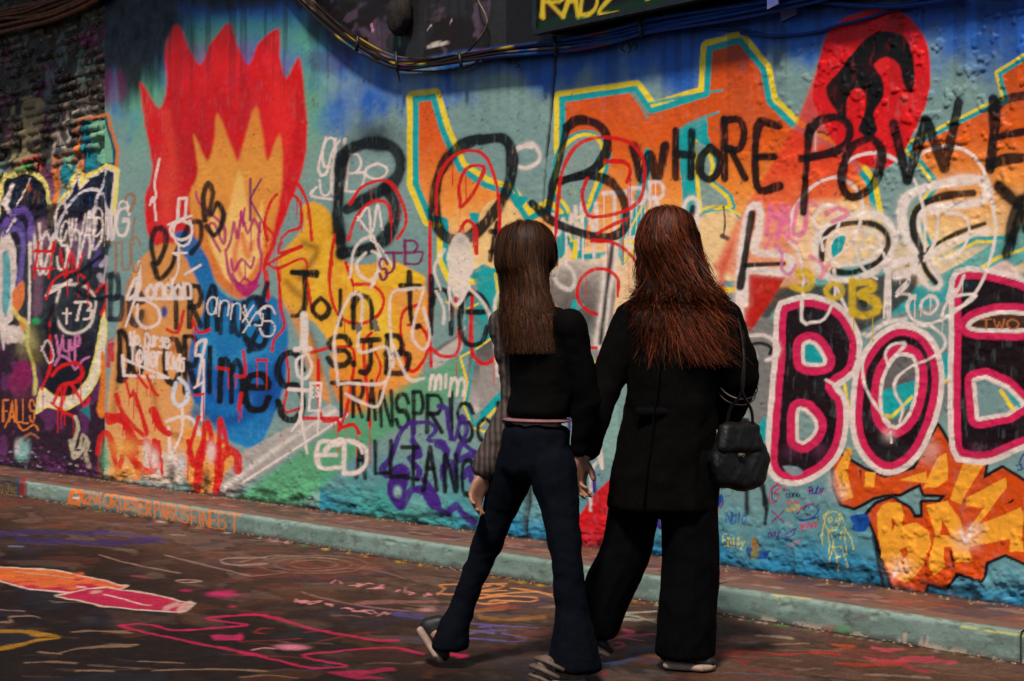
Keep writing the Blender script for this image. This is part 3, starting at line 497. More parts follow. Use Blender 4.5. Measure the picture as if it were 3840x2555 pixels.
# large black BOB
S('B', '670 1020,650 1200,640 1400,650 1568', 78, BLACK, halo=12, soft=12); S('F', '655 130,665 270', 78, BLACK, halo=12, soft=12); W.blob('B', 880, 880, 160, 90, (30, 28, 30), .75, 2, mottled=.6); S('B', '670 1060,710 980,850 935,990 960,1048 1050,1030 1150,950 1230,700 1370', 84, BLACK, halo=12, soft=14)
S('V', '925 450,955 500,950 560,910 600,800 640', 24, BLACK, halo=3, soft=4) if False else S('F', '950 -160,1010 -60,1010 40,950 160,820 240,660 260', 84, BLACK, halo=8, soft=14)
S('V', '1100 322,1158 320,1178 360,1170 430,1130 500,1080 545,1030 548,1004 510,1002 440,1022 380,1060 337,1100 320', 26, BLACK, halo=3, soft=3)
S('C', '570 830,640 785,760 810,825 880,825 980,780 1070,690 1135,520 1185', 60, BLACK, halo=3, soft=5); S('C', '520 1185,660 1150,800 1165,890 1225,945 1340,950 1480,880 1540,800 1555,680 1530,480 1450,340 1330', 56, BLACK, halo=3, soft=5); S('C', '570 830,500 1120,440 1390', 46, BLACK, halo=3, soft=5)
W.word('G', '#', '70 60 250 310', 34, BLACK, halo=3)
# thin red outlines
RD = dict(soft=3, drips=2, droplen=(40, 160))
for t, q, w in (('C', '500 1420,530 1150,600 990,700 915,850 900,1000 945,1065 1050,1075 1190,1040 1310,930 1385,740 1420,690 1380,670 1260,700 1170', 24), ('C', '820 1055,940 1060,985 1110,960 1190', 26), ('G', '770 130,880 70,960 40', 22), ('G', '730 180,860 190,950 240,1020 320,1040 400', 24), ('G', '760 660,680 620,635 540,660 430,740 370,830 370,900 430,900 540', 22), ('G', '640 870,760 880', 26), ('G', '500 0,490 200', 18),
                ('B', '1440 1350,1432 1210,1490 1095,1590 1090,1580 1150,1520 1270,1450 1350', 24), ('B', '1285 1400,1290 1200,1370 1040,1500 985,1600 1020,1660 1150,1690 1300,1700 1568', 22), ('F', '1240 60,1240 500,1235 760,1250 1000', 22), ('F', '1430 130,1480 50,1540 100,1545 260', 26), ('F', '1250 880,1310 930,1400 930,1435 860,1430 760', 24), ('F', '1520 500,1510 860,1560 970,1640 970,1690 860', 28), ('F', '1420 520,1400 600', 16), ('F', '1700 0,1710 440', 18),
                ('B', '710 1568,760 1420,860 1320,960 1330,990 1450', 22), ('B', '720 1330,800 1220,940 1180,1020 1240,1080 1380,1080 1480,1030 1560', 22), ('F', '620 140,590 330,590 520,640 660,740 720,860 700,930 620,930 530,860 470,760 465', 22), ('F', '690 320,740 470', 20), ('F', '1160 600,1070 640,1050 780,1110 1030,1200 960,1230 840,1180 740,1100 730', 22), ('F', '860 780,810 850,820 1060,850 1390', 22), ('F', '470 910,600 880,740 890,730 1100,690 1300,650 1420', 22), ('F', '880 900,920 1000,890 1100', 18),
                ('B', '320 1190,380 1210,440 1330,470 1568', 22), ('B', '320 1260,390 1320,395 1480,320 1510,270 1560', 20), ('F', '270 190,250 260,400 215', 20), ('F', '170 340,290 270,400 220', 20), ('F', '180 330,250 360,420 300,440 460,470 640', 20), ('F', '250 370,270 620,290 740,220 830,210 900', 20), ('F', '300 900,320 1080,290 1290,400 1270', 18), ('F', '510 960,530 1330,640 1350,660 1400,740 1380,780 1440', 24), ('F', '410 1340,530 1340,640 1340', 24), ('F', '180 380,190 560,160 330,230 180,150 60', 18), ('B', '180 1568,160 1460,200 1320,240 1270', 22)): S(t, q, w, (206, 16, 20), **RD)
# ---------------- left mural: scribbles and writing
PU = (112, 16, 92)
W.word('B', 'K', '65 1170 140 1440', 17, PU); S('B', '0 1480,10 1380,20 1480,30 1360', 14, MAG)
for q in ('1280 -140,1300 -70,1440 60,1470 110,1460 200,1400 70,1370 80,1380 140,1440 250', '1480 240,1510 170,1530 60,1550 160,1580 30,1620 130,1660 40,1700 120', '1510 300,1530 380,1580 300,1640 360,1660 290', '1520 400,1560 470,1600 420,1650 470,1690 400', '1700 60,1690 190,1710 300,1690 420', '1470 240,1500 400,1560 500,1610 540,1690 470'): S('E', q, 19, MAG, alpha=.9, drips=1)
Fl('E', '1530 430,1600 470,1690 420,1660 500,1610 540,1560 500', MAG, 4)
S('A', '1340 1440,1330 1280,1360 1200,1390 1260,1370 1400,1420 1330,1460 1400,1440 1490,1400 1540,1350 1480', 36, BLACK, halo=4, soft=6)
S('E', '1010 320,990 200,1020 100,1080 120,1080 220,1030 330,1010 310', 34, BLACK, halo=3); S('E', '1000 330,1040 430,1120 350,1150 260,1200 160,1240 70,1310 60,1310 180,1250 260', 34, BLACK, halo=4)
W.word('A', 'O', '1120 1440 1250 1568', 18, WHITE); S('A', '1160 1440,1170 1300,1220 1295,1210 1420,1100 1470,1250 1410', 18, WHITE, smooth=False)
S('E', '1150 60,1130 130,1170 210,1230 200,1255 120,1240 50', 16, WHITE); S('E', '1170 200,1170 280,1130 260,1220 260', 14, WHITE, smooth=False); S('E', '1170 280,1160 380,1100 500', 14, WHITE)
BO = dict(halo=4, soft=5)
W.word('E', 'Be', '720 410 800 690 850 440 930 720', 38, (20, 22, 32), alpha=.9, **BO); W.word('E', 'TR', '1110 480 1190 750 1240 480 1310 740', 36, BLACK, **BO)
S('E', '1350 760,1360 560,1400 480,1420 760', 34, BLACK, **BO); W.word('E', 'nuS', '1440 540 1510 780 1530 520 1590 780 1600 560 1742 880', 30, (20, 22, 36), alpha=.9, **BO)
W.word('E', 'DOCRI', '780 780 840 1090 860 880 930 1060 1080 830 1170 1100 1210 810 1290 1170 1340 880 1400 1170', 36, BLACK, **BO)
W.word('E', 'me', '1440 870 1580 1230 1610 990 1750 1280', 38, BLACK, **BO); W.word('F', 'eS', '30 990 190 1280 250 920 410 1340', 40, BLACK, **BO); S('F', '110 560,150 700,100 800,60 900', 40, (14, 18, 36), **BO); S('F', '180 460,140 600,190 620,150 860,40 820', 34, (14, 18, 36), **BO)
S('E', '910 320,910 500,830 560,880 430', 22, WHITE); W.run('E', 'London', 900, 440, 1260, 430, 130, 21, WHITE, halo=3); S('E', '880 560,1240 555', 22, WHITE); S('E', '1210 400,1310 340', 18, WHITE); S('E', '950 570,1030 620,1040 710,960 750,900 700,900 600', 20, WHITE); S('E', '820 740,880 560,900 420', 16, WHITE)
W.run('E', 'No curse', 850, 780, 1110, 800, 80, 16, WHITE); W.run('E', 'Tower', 850, 860, 1070, 890, 120, 16, WHITE, drips=1); W.run('E', 'Kids', 1090, 910, 1210, 930, 110, 18, WHITE); S('E', '800 930,810 1060,1100 1075,800 950', 20, WHITE, smooth=False)
W.run('E', 'annys', 1350, 520, 1742, 600, 140, 11, (214, 204, 204), .1); W.word('F', 'yS', '20 600 110 780 130 610 230 800', 11, (214, 204, 204))
S('E', '1290 1120,1330 900,1340 830,1290 850,1280 930,1330 960,1320 1350', 20, WHITE); S('E', '1170 1080,1220 1130,1220 1220,1170 1260,1130 1210,1150 1110', 26, (200, 210, 224)); S('E', '1270 1140,1330 1100', 18, WHITE); S('E', '1190 1260,1190 1420,1130 1568', 16, WHITE)
S('E', '1090 1360,1180 1330,1260 1350,1300 1440', 24, WHITE); S('E', '1100 1400,1110 1568', 22, WHITE); S('E', '700 840,740 820', 8, RED); S('E', '705 1000,715 860', 24, (196, 40, 44)); S('E', '735 960,735 850', 20, (196, 40, 44))
for q, w in (('720 1350,800 1340,840 1440,880 1560', 54), ('760 1190,800 1300,900 1420,960 1440,880 1180', 30), ('700 1320,820 1380,900 1500,960 1490,980 1560', 40), ('1000 1290,1050 1400,1100 1440', 50), ('820 1090,850 1200,870 1160', 20), ('960 1060,1000 1160,1030 1190', 22), ('900 1060,960 1140', 22), ('620 1568,640 1460,700 1440,760 1560', 34), ('1330 1568,1340 1380,1370 1400,1390 1568', 34), ('1430 1568,1440 1350,1490 1540', 32), ('1230 1568,1300 1330', 26), ('1090 760,1160 780,1200 640', 24), ('1260 700,1300 780,1370 760', 24), ('1540 1060,1600 1060,1590 900', 22), ('1420 1010,1490 1020', 20), ('1560 1280,1575 1180', 24), ('1680 960,1742 960', 20), ('1270 1190,1330 1180', 18)): S('E', q, w, (206, 20, 20), soft=4, drips=2)
for q, w in (('720 0,770 180,800 100,830 0', 36), ('830 60,920 180,1000 190,1030 100,1010 0', 44), ('960 0,990 170', 26), ('1040 0,1060 220', 20), ('1230 0,1270 160,1330 0', 36), ('1290 330,1310 120,1360 20,1430 140,1410 350', 50), ('1420 120,1500 60,1550 100,1550 190', 60), ('1370 90,1450 0', 34), ('880 130,900 240', 26)): S('I', q, w, (206, 18, 20), soft=4)
for x, y, c in ((1010, 120, WHITE), (960, 60, WHITE), (1380, 70, WHITE), (1130, 100, WHITE), (1120, 220, (70, 60, 60)), (1350, 260, (34, 20, 18)), (1190, 140, (190, 190, 200))): W.blob('I', x, y, 30, 70, c, .85, 3)
W.blob('I', 810, 40, 90, 60, (230, 170, 80), .8); W.blob('I', 820, 220, 140, 50, (226, 150, 60), .8, 3, mottled=.8); W.blob('I', 680, 110, 40, 110, (100, 176, 130), .7, 3)
W.word('A', '?', '820 1270 880 1420', 16, (150, 110, 84)); W.run('E', 'TUC', 730, 190, 930, 160, 200, 14, (150, 116, 90)); S('E', '880 30,860 180', 14, (150, 110, 84)); S('A', '1040 1040,1010 1200,1020 1280,1000 1320', 15, WHITE); S('A', '980 1340,1000 1290,1020 1440', 15, WHITE)
# Join the S.J.B TRANSPRISON ALLIANCE
W.word('F', 'Join', '345 390 500 670 480 510 575 690 640 430 670 730 740 480 860 750', 30, BLACK, **BO); S('F', '345 385,500 410', 36, BLACK, **BO); W.word('F', 'the', '1050 390 1170 740 1250 410 1380 790 1440 430 1620 850', 34, BLACK, **BO)
W.word('F', 'S.JB', '580 810 720 990 730 940 750 990 790 830 910 1040 960 800 1100 1040', 36, BLACK, **BO)
W.word('F', 'TRANSPRISOI', '600 1110 720 1330 740 1100 800 1330 835 1100 885 1350 920 1160 990 1390 1020 1190 1100 1400 1135 1170 1195 1440 1225 1190 1320 1430 1370 1170 1385 1470 1420 1250 1520 1480 1560 1340 1640 1490 1670 1240 1700 1400', 27, BLACK, **BO)
VI = dict(soft=5)
for q in ('1000 1568,1050 1430,1120 1370,1130 1480,1150 1568', '1120 1370,1240 1370,1280 1420,1230 1480,1330 1500,1350 1568', '1300 1260,1350 1280,1360 1400,1400 1480,1450 1330,1480 1420,1460 1500,1540 1568'): S('F', q, 30, VIO, **VI)
for q in ('1000 40,980 120,930 180,960 220', '1010 200,980 300,1000 380,1050 430,1090 370,1120 320,1220 310,1280 360,1300 440,1360 470,1410 420,1450 470,1530 530', '1130 0,1170 90,1110 110,1170 190,1160 240', '1290 20,1350 60,1330 200', '1440 20,1420 120,1530 80', '1330 250,1330 170,1380 140,1410 230', '1460 230,1500 180,1510 260', '1050 170,1090 210,1040 380,980 330', '1200 250,1260 330,1270 420'): S('J', q, 42, VIO, halo=3, **VI)
Fl('J', '990 180,1050 150,1090 200,1080 380,1040 450,990 400,970 300', VIO, 4); Fl('J', '1110 330,1200 290,1280 330,1320 430,1250 440,1190 350', VIO, 5); W.blob('J', 1030, 330, 28, 40, (140, 180, 170), .95, 4)
W.word('J', 'ALLIANC', '760 10 820 240 885 0 960 210 985 0 1090 230 1100 40 1160 280 1200 40 1290 320 1340 90 1410 330 1450 130 1530 350', 27, BLACK, **BO); S('J', '1060 40,1160 40', 30, BLACK, **BO); S('J', '1050 230,1160 250', 28, BLACK, **BO); S('J', '1480 340,1530 360', 40, BLACK, **BO)
W.word('J', 'ED', '520 10 660 170 680 0 820 210', 26, WHITE, **BO); S('J', '560 60,600 20,640 20', 40, WHITE, soft=8); S('F', '560 1560,620 1490,670 1480', 30, WHITE, soft=6); S('F', '720 1490,780 1520,800 1568', 24, WHITE)
W.word('F', 'mim', '1240 1030 1310 1150 1330 1030 1350 1140 1370 1040 1460 1190', 20, WHITE, .1, soft=5)
S('F', '420 670,420 890', 52, (222, 208, 198), soft=8); S('F', '360 890,460 885', 26, WHITE); S('F', '420 930,370 960,380 1060,430 1080,470 1000,440 920', 20, WHITE); S('F', '405 940,400 1300,340 1420', 18, WHITE); S('F', '320 1150,460 1160', 22, WHITE); S('F', '390 1300,440 1568', 18, WHITE); S('F', '460 1110,530 1110,520 1290,450 1290,465 1110', 16, WHITE, smooth=False); W.run('F', 'E S', 470, 1140, 515, 1140, 60, 9, WHITE); S('F', '515 1280,510 1450', 14, WHITE)
for q in ('640 1120,620 800,720 540,790 540,800 640,780 900,960 880,950 1100,700 1110,640 1120', '820 260,760 330,780 400,850 440,900 370,900 270,860 250', '860 150,790 180,740 260,720 420', '870 150,910 260,920 340,860 480', '1000 1000,980 560,1080 500,1200 490', '1200 500,1140 700,1130 820,1200 890,1240 800,1200 620', '1000 860,1100 1080,1200 1080', '690 1180,780 1230,900 1260,950 1110', '1280 510,1330 620,1330 720', '1490 480,1600 600,1650 760,1680 1060', '1740 480,1670 560,1670 780,1742 850', '1310 500,1270 360,1330 240'): S('F', q, 20, (228, 208, 196), halo=2, alpha=.85)
S('B', '770 1440,840 1360,850 1568', 14, WHITE); S('B', '770 1420,860 1520,900 1340,930 1500', 15, WHITE); S('F', '850 20,860 180,900 200,1000 350', 12, WHITE)
W.word('F', 'SJB', '910 300 960 430 950 260 1060 390 1080 180 1190 330', 18, (120, 24, 80))
Fl('F', '1370 220,1400 150,1440 130,1490 170,1510 230,1530 340,1490 470,1460 540,1400 540,1370 420,1350 300', (222, 206, 190), 6); W.blob('F', 1440, 180, 60, 50, (170, 160, 150), .7); S('F', '1370 400,1370 540,1420 600,1500 470', 20, WHITE, drips=3)
Fl('F', '750 730,790 710,800 760,760 790', (110, 104, 96), 2, smooth=False); Fl('F', '860 700,890 685,920 770,880 775', (110, 104, 96), 2, smooth=False)
# ---------------- lower middle and right: small drawings
Fl('K', '560 670,640 500,730 360,900 200,1000 380,930 560,760 720', (196, 18, 26), 8, smooth=False); S('K', '720 450,730 200,760 140', 22, (214, 200, 196)); S('K', '790 60,800 180,770 80', 18, WHITE); S('K', '700 0,710 60,690 120', 34, VIO); S('K', '1140 480,1180 560,1240 520', 40, VIO); S('K', '740 200,750 330', 30, VIO); S('K', '565 410,570 290', 12, WHITE); S('K', '610 380,612 250', 14, WHITE); S('K', '1030 520,1060 490', 40, VIO, alpha=.7)
S('G', '500 1330,520 1480', 26, VIO); S('G', '580 1310,585 1420', 22, VIO); W.blob('G', 615, 1395, 16, 14, RED, .95, 4); S('G', '770 1390,770 1430,730 1460', 22, RED); S('G', '830 1320,760 1440', 30, VIO); S('G', '710 1490,700 1568', 30, VIO)
Fl('H', '0 880,50 880,80 940,40 1010,0 1000', (160, 152, 148), 4, smooth=False); S('G', '1640 1430,1690 1360,1742 1360', 44, (20, 18, 18)); S('K', '1540 280,1620 290,1742 290', 14, (200, 190, 180)); S('L', '0 60,60 40,110 60', 40, (16, 14, 14), soft=8)
for q in ('90 280,130 400,120 540', '110 290,115 420', '0 330,0 470'): S('L', q, 24, (26, 22, 24), soft=8)
BN, RN = (26, 60, 140), (190, 40, 70)
S('L', '200 280,160 310,150 390,190 400,210 350,180 340,220 300,200 275', 9, RN); S('L', '210 285,170 310,165 380,200 390', 8, BN); W.word('L', 'X', '240 300 255 325', 6, RN); W.run('L', 'nano', 260, 335, 350, 330, 30, 8, (30, 60, 90)); W.run('L', 'allo', 262, 385, 345, 380, 26, 7, (190, 80, 60)); W.run('L', 'ozzo', 262, 430, 350, 415, 26, 7, (190, 160, 60))
W.run('L', 'Ruby', 405, 300, 510, 290, 44, 8, (60, 40, 130), .1); S('L', '390 330,420 310', 7, RN); S('L', '480 345,520 325', 6, RN); W.word('L', 'X', '165 455 245 530', 9, (120, 40, 110))
S('L', '330 480,370 430,430 415,470 450,430 500,350 520,330 490', 9, BN); S('L', '340 515,420 510,470 490', 10, BN); S('L', '330 470,380 420,440 405', 7, RN); W.run('L', 'VVVV', 350, 540, 470, 520, 40, 9, (190, 50, 90)); S('L', '375 440,400 420,410 440', 8, BN); W.run('L', 'nour', 140, 590, 240, 580, 40, 9, (80, 40, 110)); S('L', '255 610,290 590,320 570,300 620,260 625', 9, (80, 50, 130)); S('L', '275 540,295 535', 8, RN); S('L', '270 685,355 650', 8, RN)
YL = (214, 196, 70)
for q in ('560 460,520 480,510 540,540 580,590 575,610 520,600 470,560 455', '500 680,490 620,510 520,500 490,540 455', '610 470,640 530,650 580,690 650,697 710', '550 500,530 510,545 530,560 510,550 498', '590 500,580 515,600 520,605 505', '545 560,570 565,595 555', '530 590,540 680,550 790', '530 590,555 600,565 690,550 760', '615 640,620 600,640 580,650 700,655 740', '565 690,620 690', '620 690,640 760,662 825', '560 690,600 760', '590 760,610 755', '600 760,600 850'): S('L', q, 7, YL, alpha=.85)
Fl('L', '670 490,790 480,800 540,770 590,690 580,700 540', (16, 70, 150), 4); Fl('L', '0 690,100 720,145 720,120 770,30 760,0 740', (18, 62, 140), 4); S('L', '50 650,50 740', 50, (150, 110, 50), soft=6); W.blob('L', 55, 740, 30, 30, (60, 110, 60), .7)
W.run('K', 'Nblo', 1610, 465, 1742, 465, 70, 9, (40, 90, 150), .1); W.run('K', 'Emily', 1590, 610, 1730, 640, 70, 7, (200, 190, 90)); Fl('K', '1550 380,1580 340,1595 400,1560 450', (20, 60, 150), 3); S('L', '1812 80,1780 140,1800 180,1770 190', 12, BN); S('L', '1800 150,1760 160', 9, BN); S('K', '1580 400,1555 460,1570 480', 8, (150, 110, 50))
# vertical joint in the render
CR = 'C' ; JOINT = pts('V', '1278 120,1272 200,1264 290,1256 360,1250 420,1246 500,1238 700,1226 950,1218 1130,1212 1240')
W.line(JOINT[:4], 9, (26, 20, 26), 5, rag=1.2); W.line(JOINT[2:], 5, (40, 34, 36), 3, alpha=.7, rag=1.5); W.line(JOINT[-2:], 26, (34, 30, 32), 10, alpha=.8, rag=1.5)
S('C', '1590 1350,1600 1450,1590 1550', 12, (26, 20, 18)); S('G', '1580 150,1620 165', 30, (90, 60, 60))
W.blob('C', 225, 400, 50, 16, (16, 14, 30), .9, 3, mottled=1.5); W.blob('C', 1070, 230, 60, 70, (6, 20, 60), .8, 2, mottled=2)
# wear: chips, soot streaks, grime at the foot
n_f = fbm(ss*42, hh*42, 3, 120); n_c = fbm(ss*5.5, hh*5.5, 4, 121)
over(np.clip(sstep(.74, .80, n_f)*sstep(.5, .66, n_c), 0, 1)*.6, (60, 52, 50))
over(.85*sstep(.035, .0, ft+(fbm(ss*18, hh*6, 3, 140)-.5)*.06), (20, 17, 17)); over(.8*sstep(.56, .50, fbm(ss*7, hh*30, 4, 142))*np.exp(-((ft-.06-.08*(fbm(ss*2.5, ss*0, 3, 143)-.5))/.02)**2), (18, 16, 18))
over(.5*sstep(.5, .62, fbm(ss*22, hh*1.2, 3, 150))*sstep(2.3, 3.2, hh+.12*(ss+6)), (24, 22, 28))
W.col *= (1+.16*(fbm(ss*30, hh*30, 3, 160)-.5)+.12*(fbm(ss*2.2, hh*2.2, 3, 161)-.5))[:, None]
W.col = np.clip(W.col, .004, .85)

# ================================================================== WALL MESHES
wall_mat = painted_mat('painted_render', (.30, .62), .16, .35, .004, 60)
brick_mat = painted_mat('painted_brick', (.4, .75), .25, .5, .008, 40)
rel = .006*(fbm(ss*6, hh*6, 4, 200)-.5)+.0035*(fbm(ss*45, hh*45, 3, 201)-.5)
lump = sstep(.58, .72, fbm(ss*24, hh*24, 3, 202))*np.clip(sstep(2400, 3300, px)*(.35+.65*sstep(950, 500, py))+.55*sstep(.6, .1, ft), 0, 1)
rel += .0065*lump
foot = sstep(.26, .0, ft+(fbm(ss*4, hh*4, 3, 203)-.5)*.16)
rel += foot*(.055*(fbm(ss*9, hh*13, 5, 204, .62)-.42)-.004)
idx = W.inside(1800, 150, 2150, 2150); rel[idx] -= .012*(1-sstep(3, 9, W.seg_dist(idx, JOINT)*(1+W.wob[idx])))
rough = bl*(.05*(fbm(ss*9, hh*12, 5, 210, .6)-.5)*sstep(0, 1, (1000-py)/400+.25)+.012*(fbm(ss*16, hh*16, 4, 211)-.5)-.028)
dd = WALL_D-(rel+rough)
nr, nc = WS.shape
V = np.stack(place(ss, dd, hh), 1).reshape(nr, nc, 3); Cc = W.col.reshape(nr, nc, 3)
def wall_part(c0, c1, name, mat):
    v = V[:, c0:c1]; n = c1-c0
    back = np.array(place(0, .30, 0)); rim = []                     # a closed slab: top and side returns to a back 0.3 m behind
    o = link_mesh(name, v.reshape(-1, 3), grid_faces(nr, n), mat, colors=Cc[:, c0:c1].reshape(-1, 3))
    return o
brick_wall = wall_part(0, N_BRICK, 'brick_wall', brick_mat)
tag(brick_wall, 'crumbling brick wall at far left, thick with old purple, black and cream paint', 'wall')
painted_wall = wall_part(N_BRICK, nc, 'rendered_wall', wall_mat)
tag(painted_wall, 'long smooth rendered wall covered in graffiti, red flame, orange letters and pink bubble BOB', 'wall')
conc = plain_mat('raw_concrete', (96, 84, 74), .85, .25, 14)
def box(x0, x1, d0, d1, z0, z1):
    v = [place(s, d, z) for s in (x0, x1) for d in (d0, d1) for z in (z0, z1)]
    return v, [(0, 1, 3, 2), (4, 6, 7, 5), (0, 4, 5, 1), (2, 3, 7, 6), (0, 2, 6, 4), (1, 5, 7, 3)]
sS = float(wall_s(SEAM_X))
v, f = box(sS+.01, 3.99, WALL_D+.05, WALL_D+.35, .0, 4.66); link_mesh('wall_core', v, f, conc, painted_wall, smooth=False)
v, f = box(float(s_cols[0]), sS, WALL_D+.09, WALL_D+.35, .0, 4.66); link_mesh('wall_core', v, f, conc, brick_wall, smooth=False)
# bricks that stand out of the far-left wall, course by course
def sample_col(x, y):
    j = int(np.clip(np.searchsorted(xs, x), 0, nc-1)); s = s_cols[j]
    h = wall_z(x, y); i = int(np.clip(np.searchsorted(h_rows, h), 0, nr-1)); return Cc[i, j]
hi = {}
row = 0; z = 2.62
while z < 4.25:
    s = -13.1+(row % 2)*.115+random.uniform(-.02, .02)
    while s < sS-.10:
        L_ = .205+random.uniform(-.012, .012)
        if s+L_ > sS-.015: L_ = sS-.015-s
        if L_ > .07 and random.random() < .72:
            nx, ny = 13, 6
            u, w = np.meshgrid(np.linspace(0, 1, nx), np.linspace(0, 1, ny)); u = u.ravel(); w = w.ravel()
            ed = np.minimum(np.minimum(u, 1-u)*L_, np.minimum(w, 1-w)*.064)
            S_ = s+u*L_+.006*(fbm(u*4+s*9, w*3+z*7, 2, 7)-.5); Z_ = z+w*.064+.008*(fbm(u*4+s*5, w*3+z*3, 2, 9)-.5)
            pr = random.uniform(-.016, .016)
            D_ = WALL_D+.026-pr-.026*sstep(0, .02, ed)-.045*(fbm(S_*16, Z_*16, 4, 19, .6)-.5)
            ii = np.clip(np.searchsorted(h_rows, Z_), 0, nr-1); jj = np.clip(np.searchsorted(s_cols, S_), 0, nc-1)
            c = Cc[ii, jj]*random.uniform(.55, 1.1)
            if random.random() < .3: c = c*.6+lin(random.choice([(110, 96, 84), (50, 40, 34), (84, 64, 52), (70, 84, 78), (40, 30, 26)]))*.4
            sp = sstep(.60, .68, fbm(S_*34, Z_*34, 3, 23))[:, None]*.7; c = c*(1-sp)+lin((132, 116, 102))*sp
            link_mesh('brick', np.stack(place(S_, D_, Z_), 1), grid_faces(ny, nx), brick_mat, brick_wall, colors=c)
        s += L_+.012
    z += .075; row += 1
# ================================================================== FLOOR
def graded(a, b, step0, step1):
    out = [a]
    while out[-1] < b: t = (out[-1]-a)/(b-a); out.append(out[-1]+step0*(1-t)+step1*t)
    return np.array(out)
fs = np.concatenate([[-60, -40, -28, -20, -16, -13.5, -12.2], graded(-11.6, -1.9, .0145, .0085), [-1.5, -.8, 0, 1, 3, 6, 12, 30, 60]])
fd = np.concatenate([graded(0.0, 3.1, .009, .0105), [3.3, 3.7, 4.4, 5.5, 7, 10, 16, 30, 60]])
FS, FD = np.meshgrid(fs, fd)
Yf = Q*(KERB_D-FD-FS); Yc = np.maximum(Yf, .6)
FX = CX+FPX*Q*(KERB_D-FD+FS)/Yc; FY = CY+FPX*CAM_H/Yc
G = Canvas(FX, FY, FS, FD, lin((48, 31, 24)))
gs, gd, gx, gy = G.S, G.H, G.PX, G.PY
def gover(a, c): G.col[:] = G.col*(1-a[:, None])+lin(c).astype(np.float32)*a[:, None]
g1 = fbm(gs*1.1, gd*1.7, 5, 300); g2 = fbm(gs*5, gd*5, 4, 301); g3 = fbm(gs*26, gd*26, 3, 302); g4 = fbm(gs*2.2+gd*2.6, gd*5-gs*2, 5, 305)
gover(.8*sstep(1.25, .15, gd+(g1-.5)*.9), (92, 64, 50)); gover(.6*sstep(.5, .66, g2)*sstep(2.0, .4, gd), (100, 74, 62))  # paler near the kerb: paint residue plus brighter light painted into the colour
gover(.9*sstep(.7, 2.1, gd+(g1-.5)*1.2), (14, 10, 8)); gover(.5*sstep(.52, .62, g4), (34, 24, 20)); gover(.35*sstep(.6, .7, g4)*sstep(2.6, .5, gd), (130, 104, 90))  # darker out in the lane: asphalt tone plus light falloff put into the colour
gover(.45*sstep(.6, .66, fbm(gs*3.1, gd*3.1, 4, 310))*sstep(2.2, .3, gd), (112, 46, 40)); gover(.25*sstep(.66, .71, fbm(gs*2.6, gd*2.6, 4, 311)), (50, 42, 70)); gover(.2*sstep(.66, .71, fbm(gs*2.2, gd*2.2, 4, 312)), (30, 50, 70)); gover(.18*sstep(.66, .7, fbm(gs*2.9, gd*2.9, 4, 313)), (120, 70, 36))
CH = (168, 140, 122)
def GS(*a, **k): k.setdefault('rag', 1.0); k.setdefault('alpha', .8); G.stroke(*a, **k)
for k in range(70):                                                # faint old chalk and paint drags
    t = random.choice('IJKL'); x = random.uniform(0, 1700); y0 = {'I': 330, 'J': 700, 'K': 1000, 'L': 1250}[t]; y = random.uniform(y0+60, 1560); l = random.uniform(150, 620); b = random.uniform(-.05, .16)
    GS(t, f'{x} {y},{x+l*.3} {y+l*b*.3-random.uniform(-8,8)},{x+l*.7} {y+l*b*.7+random.uniform(-8,8)},{x+l} {y+l*b}', random.uniform(1.5, 4), random.choice([(120, 96, 82), (110, 84, 70), CH, CH, CH, (150, 110, 90), (170, 70, 50), (150, 90, 40), (110, 100, 150), (150, 50, 40)]), alpha=random.uniform(.10, .28), soft=random.uniform(2, 5), rag=2.6)
PKF = (186, 26, 78)
G.fill('I', '-200 800,0 822,280 835,420 855,560 885,700 915,790 945,835 945,780 968,690 1000,560 990,400 985,180 965,0 915,-200 880', None, 3, smooth=False, ramp=[(820, (206, 104, 44)), (920, (204, 96, 44)), (960, (176, 30, 66)), (1000, (176, 28, 70))], bands=((5, -3, (206, 180, 164)),))
G.fill('I', '365 1010,480 988,580 962,700 955,780 972,1000 1000,1180 1045,1275 1058,1215 1112,1170 1118,900 1100,650 1072,500 1040', (172, 30, 68), 3, smooth=False, bands=((5, -3, (206, 180, 164)),))
GS('I', '680 1000,800 1030,900 1060,985 1072', 8, (206, 180, 164)); GS('I', '1180 1100,1240 1060', 40, (196, 170, 158), alpha=.7); GS('I', '1080 1095,1160 1060', 26, (196, 170, 158), alpha=.6); GS('I', '90 852,300 872,480 895', 6, CH); GS('I', '505 950,560 955', 14, (206, 180, 164)); GS('I', '600 985,660 980', 16, (206, 180, 164), alpha=.6)
GS('I', '0 608,200 592,420 596,560 606,700 590', 26, (44, 36, 92)); GS('I', '110 640,260 650,420 655,600 665,900 655,1040 640', 34, (42, 34, 88)); GS('I', '620 605,840 610,960 630,1080 655', 20, (64, 50, 110), alpha=.6); GS('I', '60 685,150 687', 10, (90, 110, 140)); GS('I', '1120 612,1210 612', 14, CH, alpha=.5)
GS('I', '650 742,850 800,1180 862', 8, (140, 112, 98)); GS('I', '1080 745,1300 800,1640 880', 9, (140, 112, 98)); GS('I', '1740 760,1480 765,1450 790,1560 810,1742 800', 12, (150, 122, 104)); GS('I', '1150 910,1220 905,1320 915,1200 922,1150 912', 6, CH); GS('I', '860 880,960 886', 10, (150, 44, 60)); GS('I', '480 872,540 868', 18, (200, 90, 40))
G.blob('I', 1455, 998, 110, 18, (196, 36, 100), .85, 3, mottled=1); G.blob('I', 1215, 976, 40, 7, PKF, .8, 3); G.blob('I', 1520, 1078, 26, 9, PKF, .6, 3)
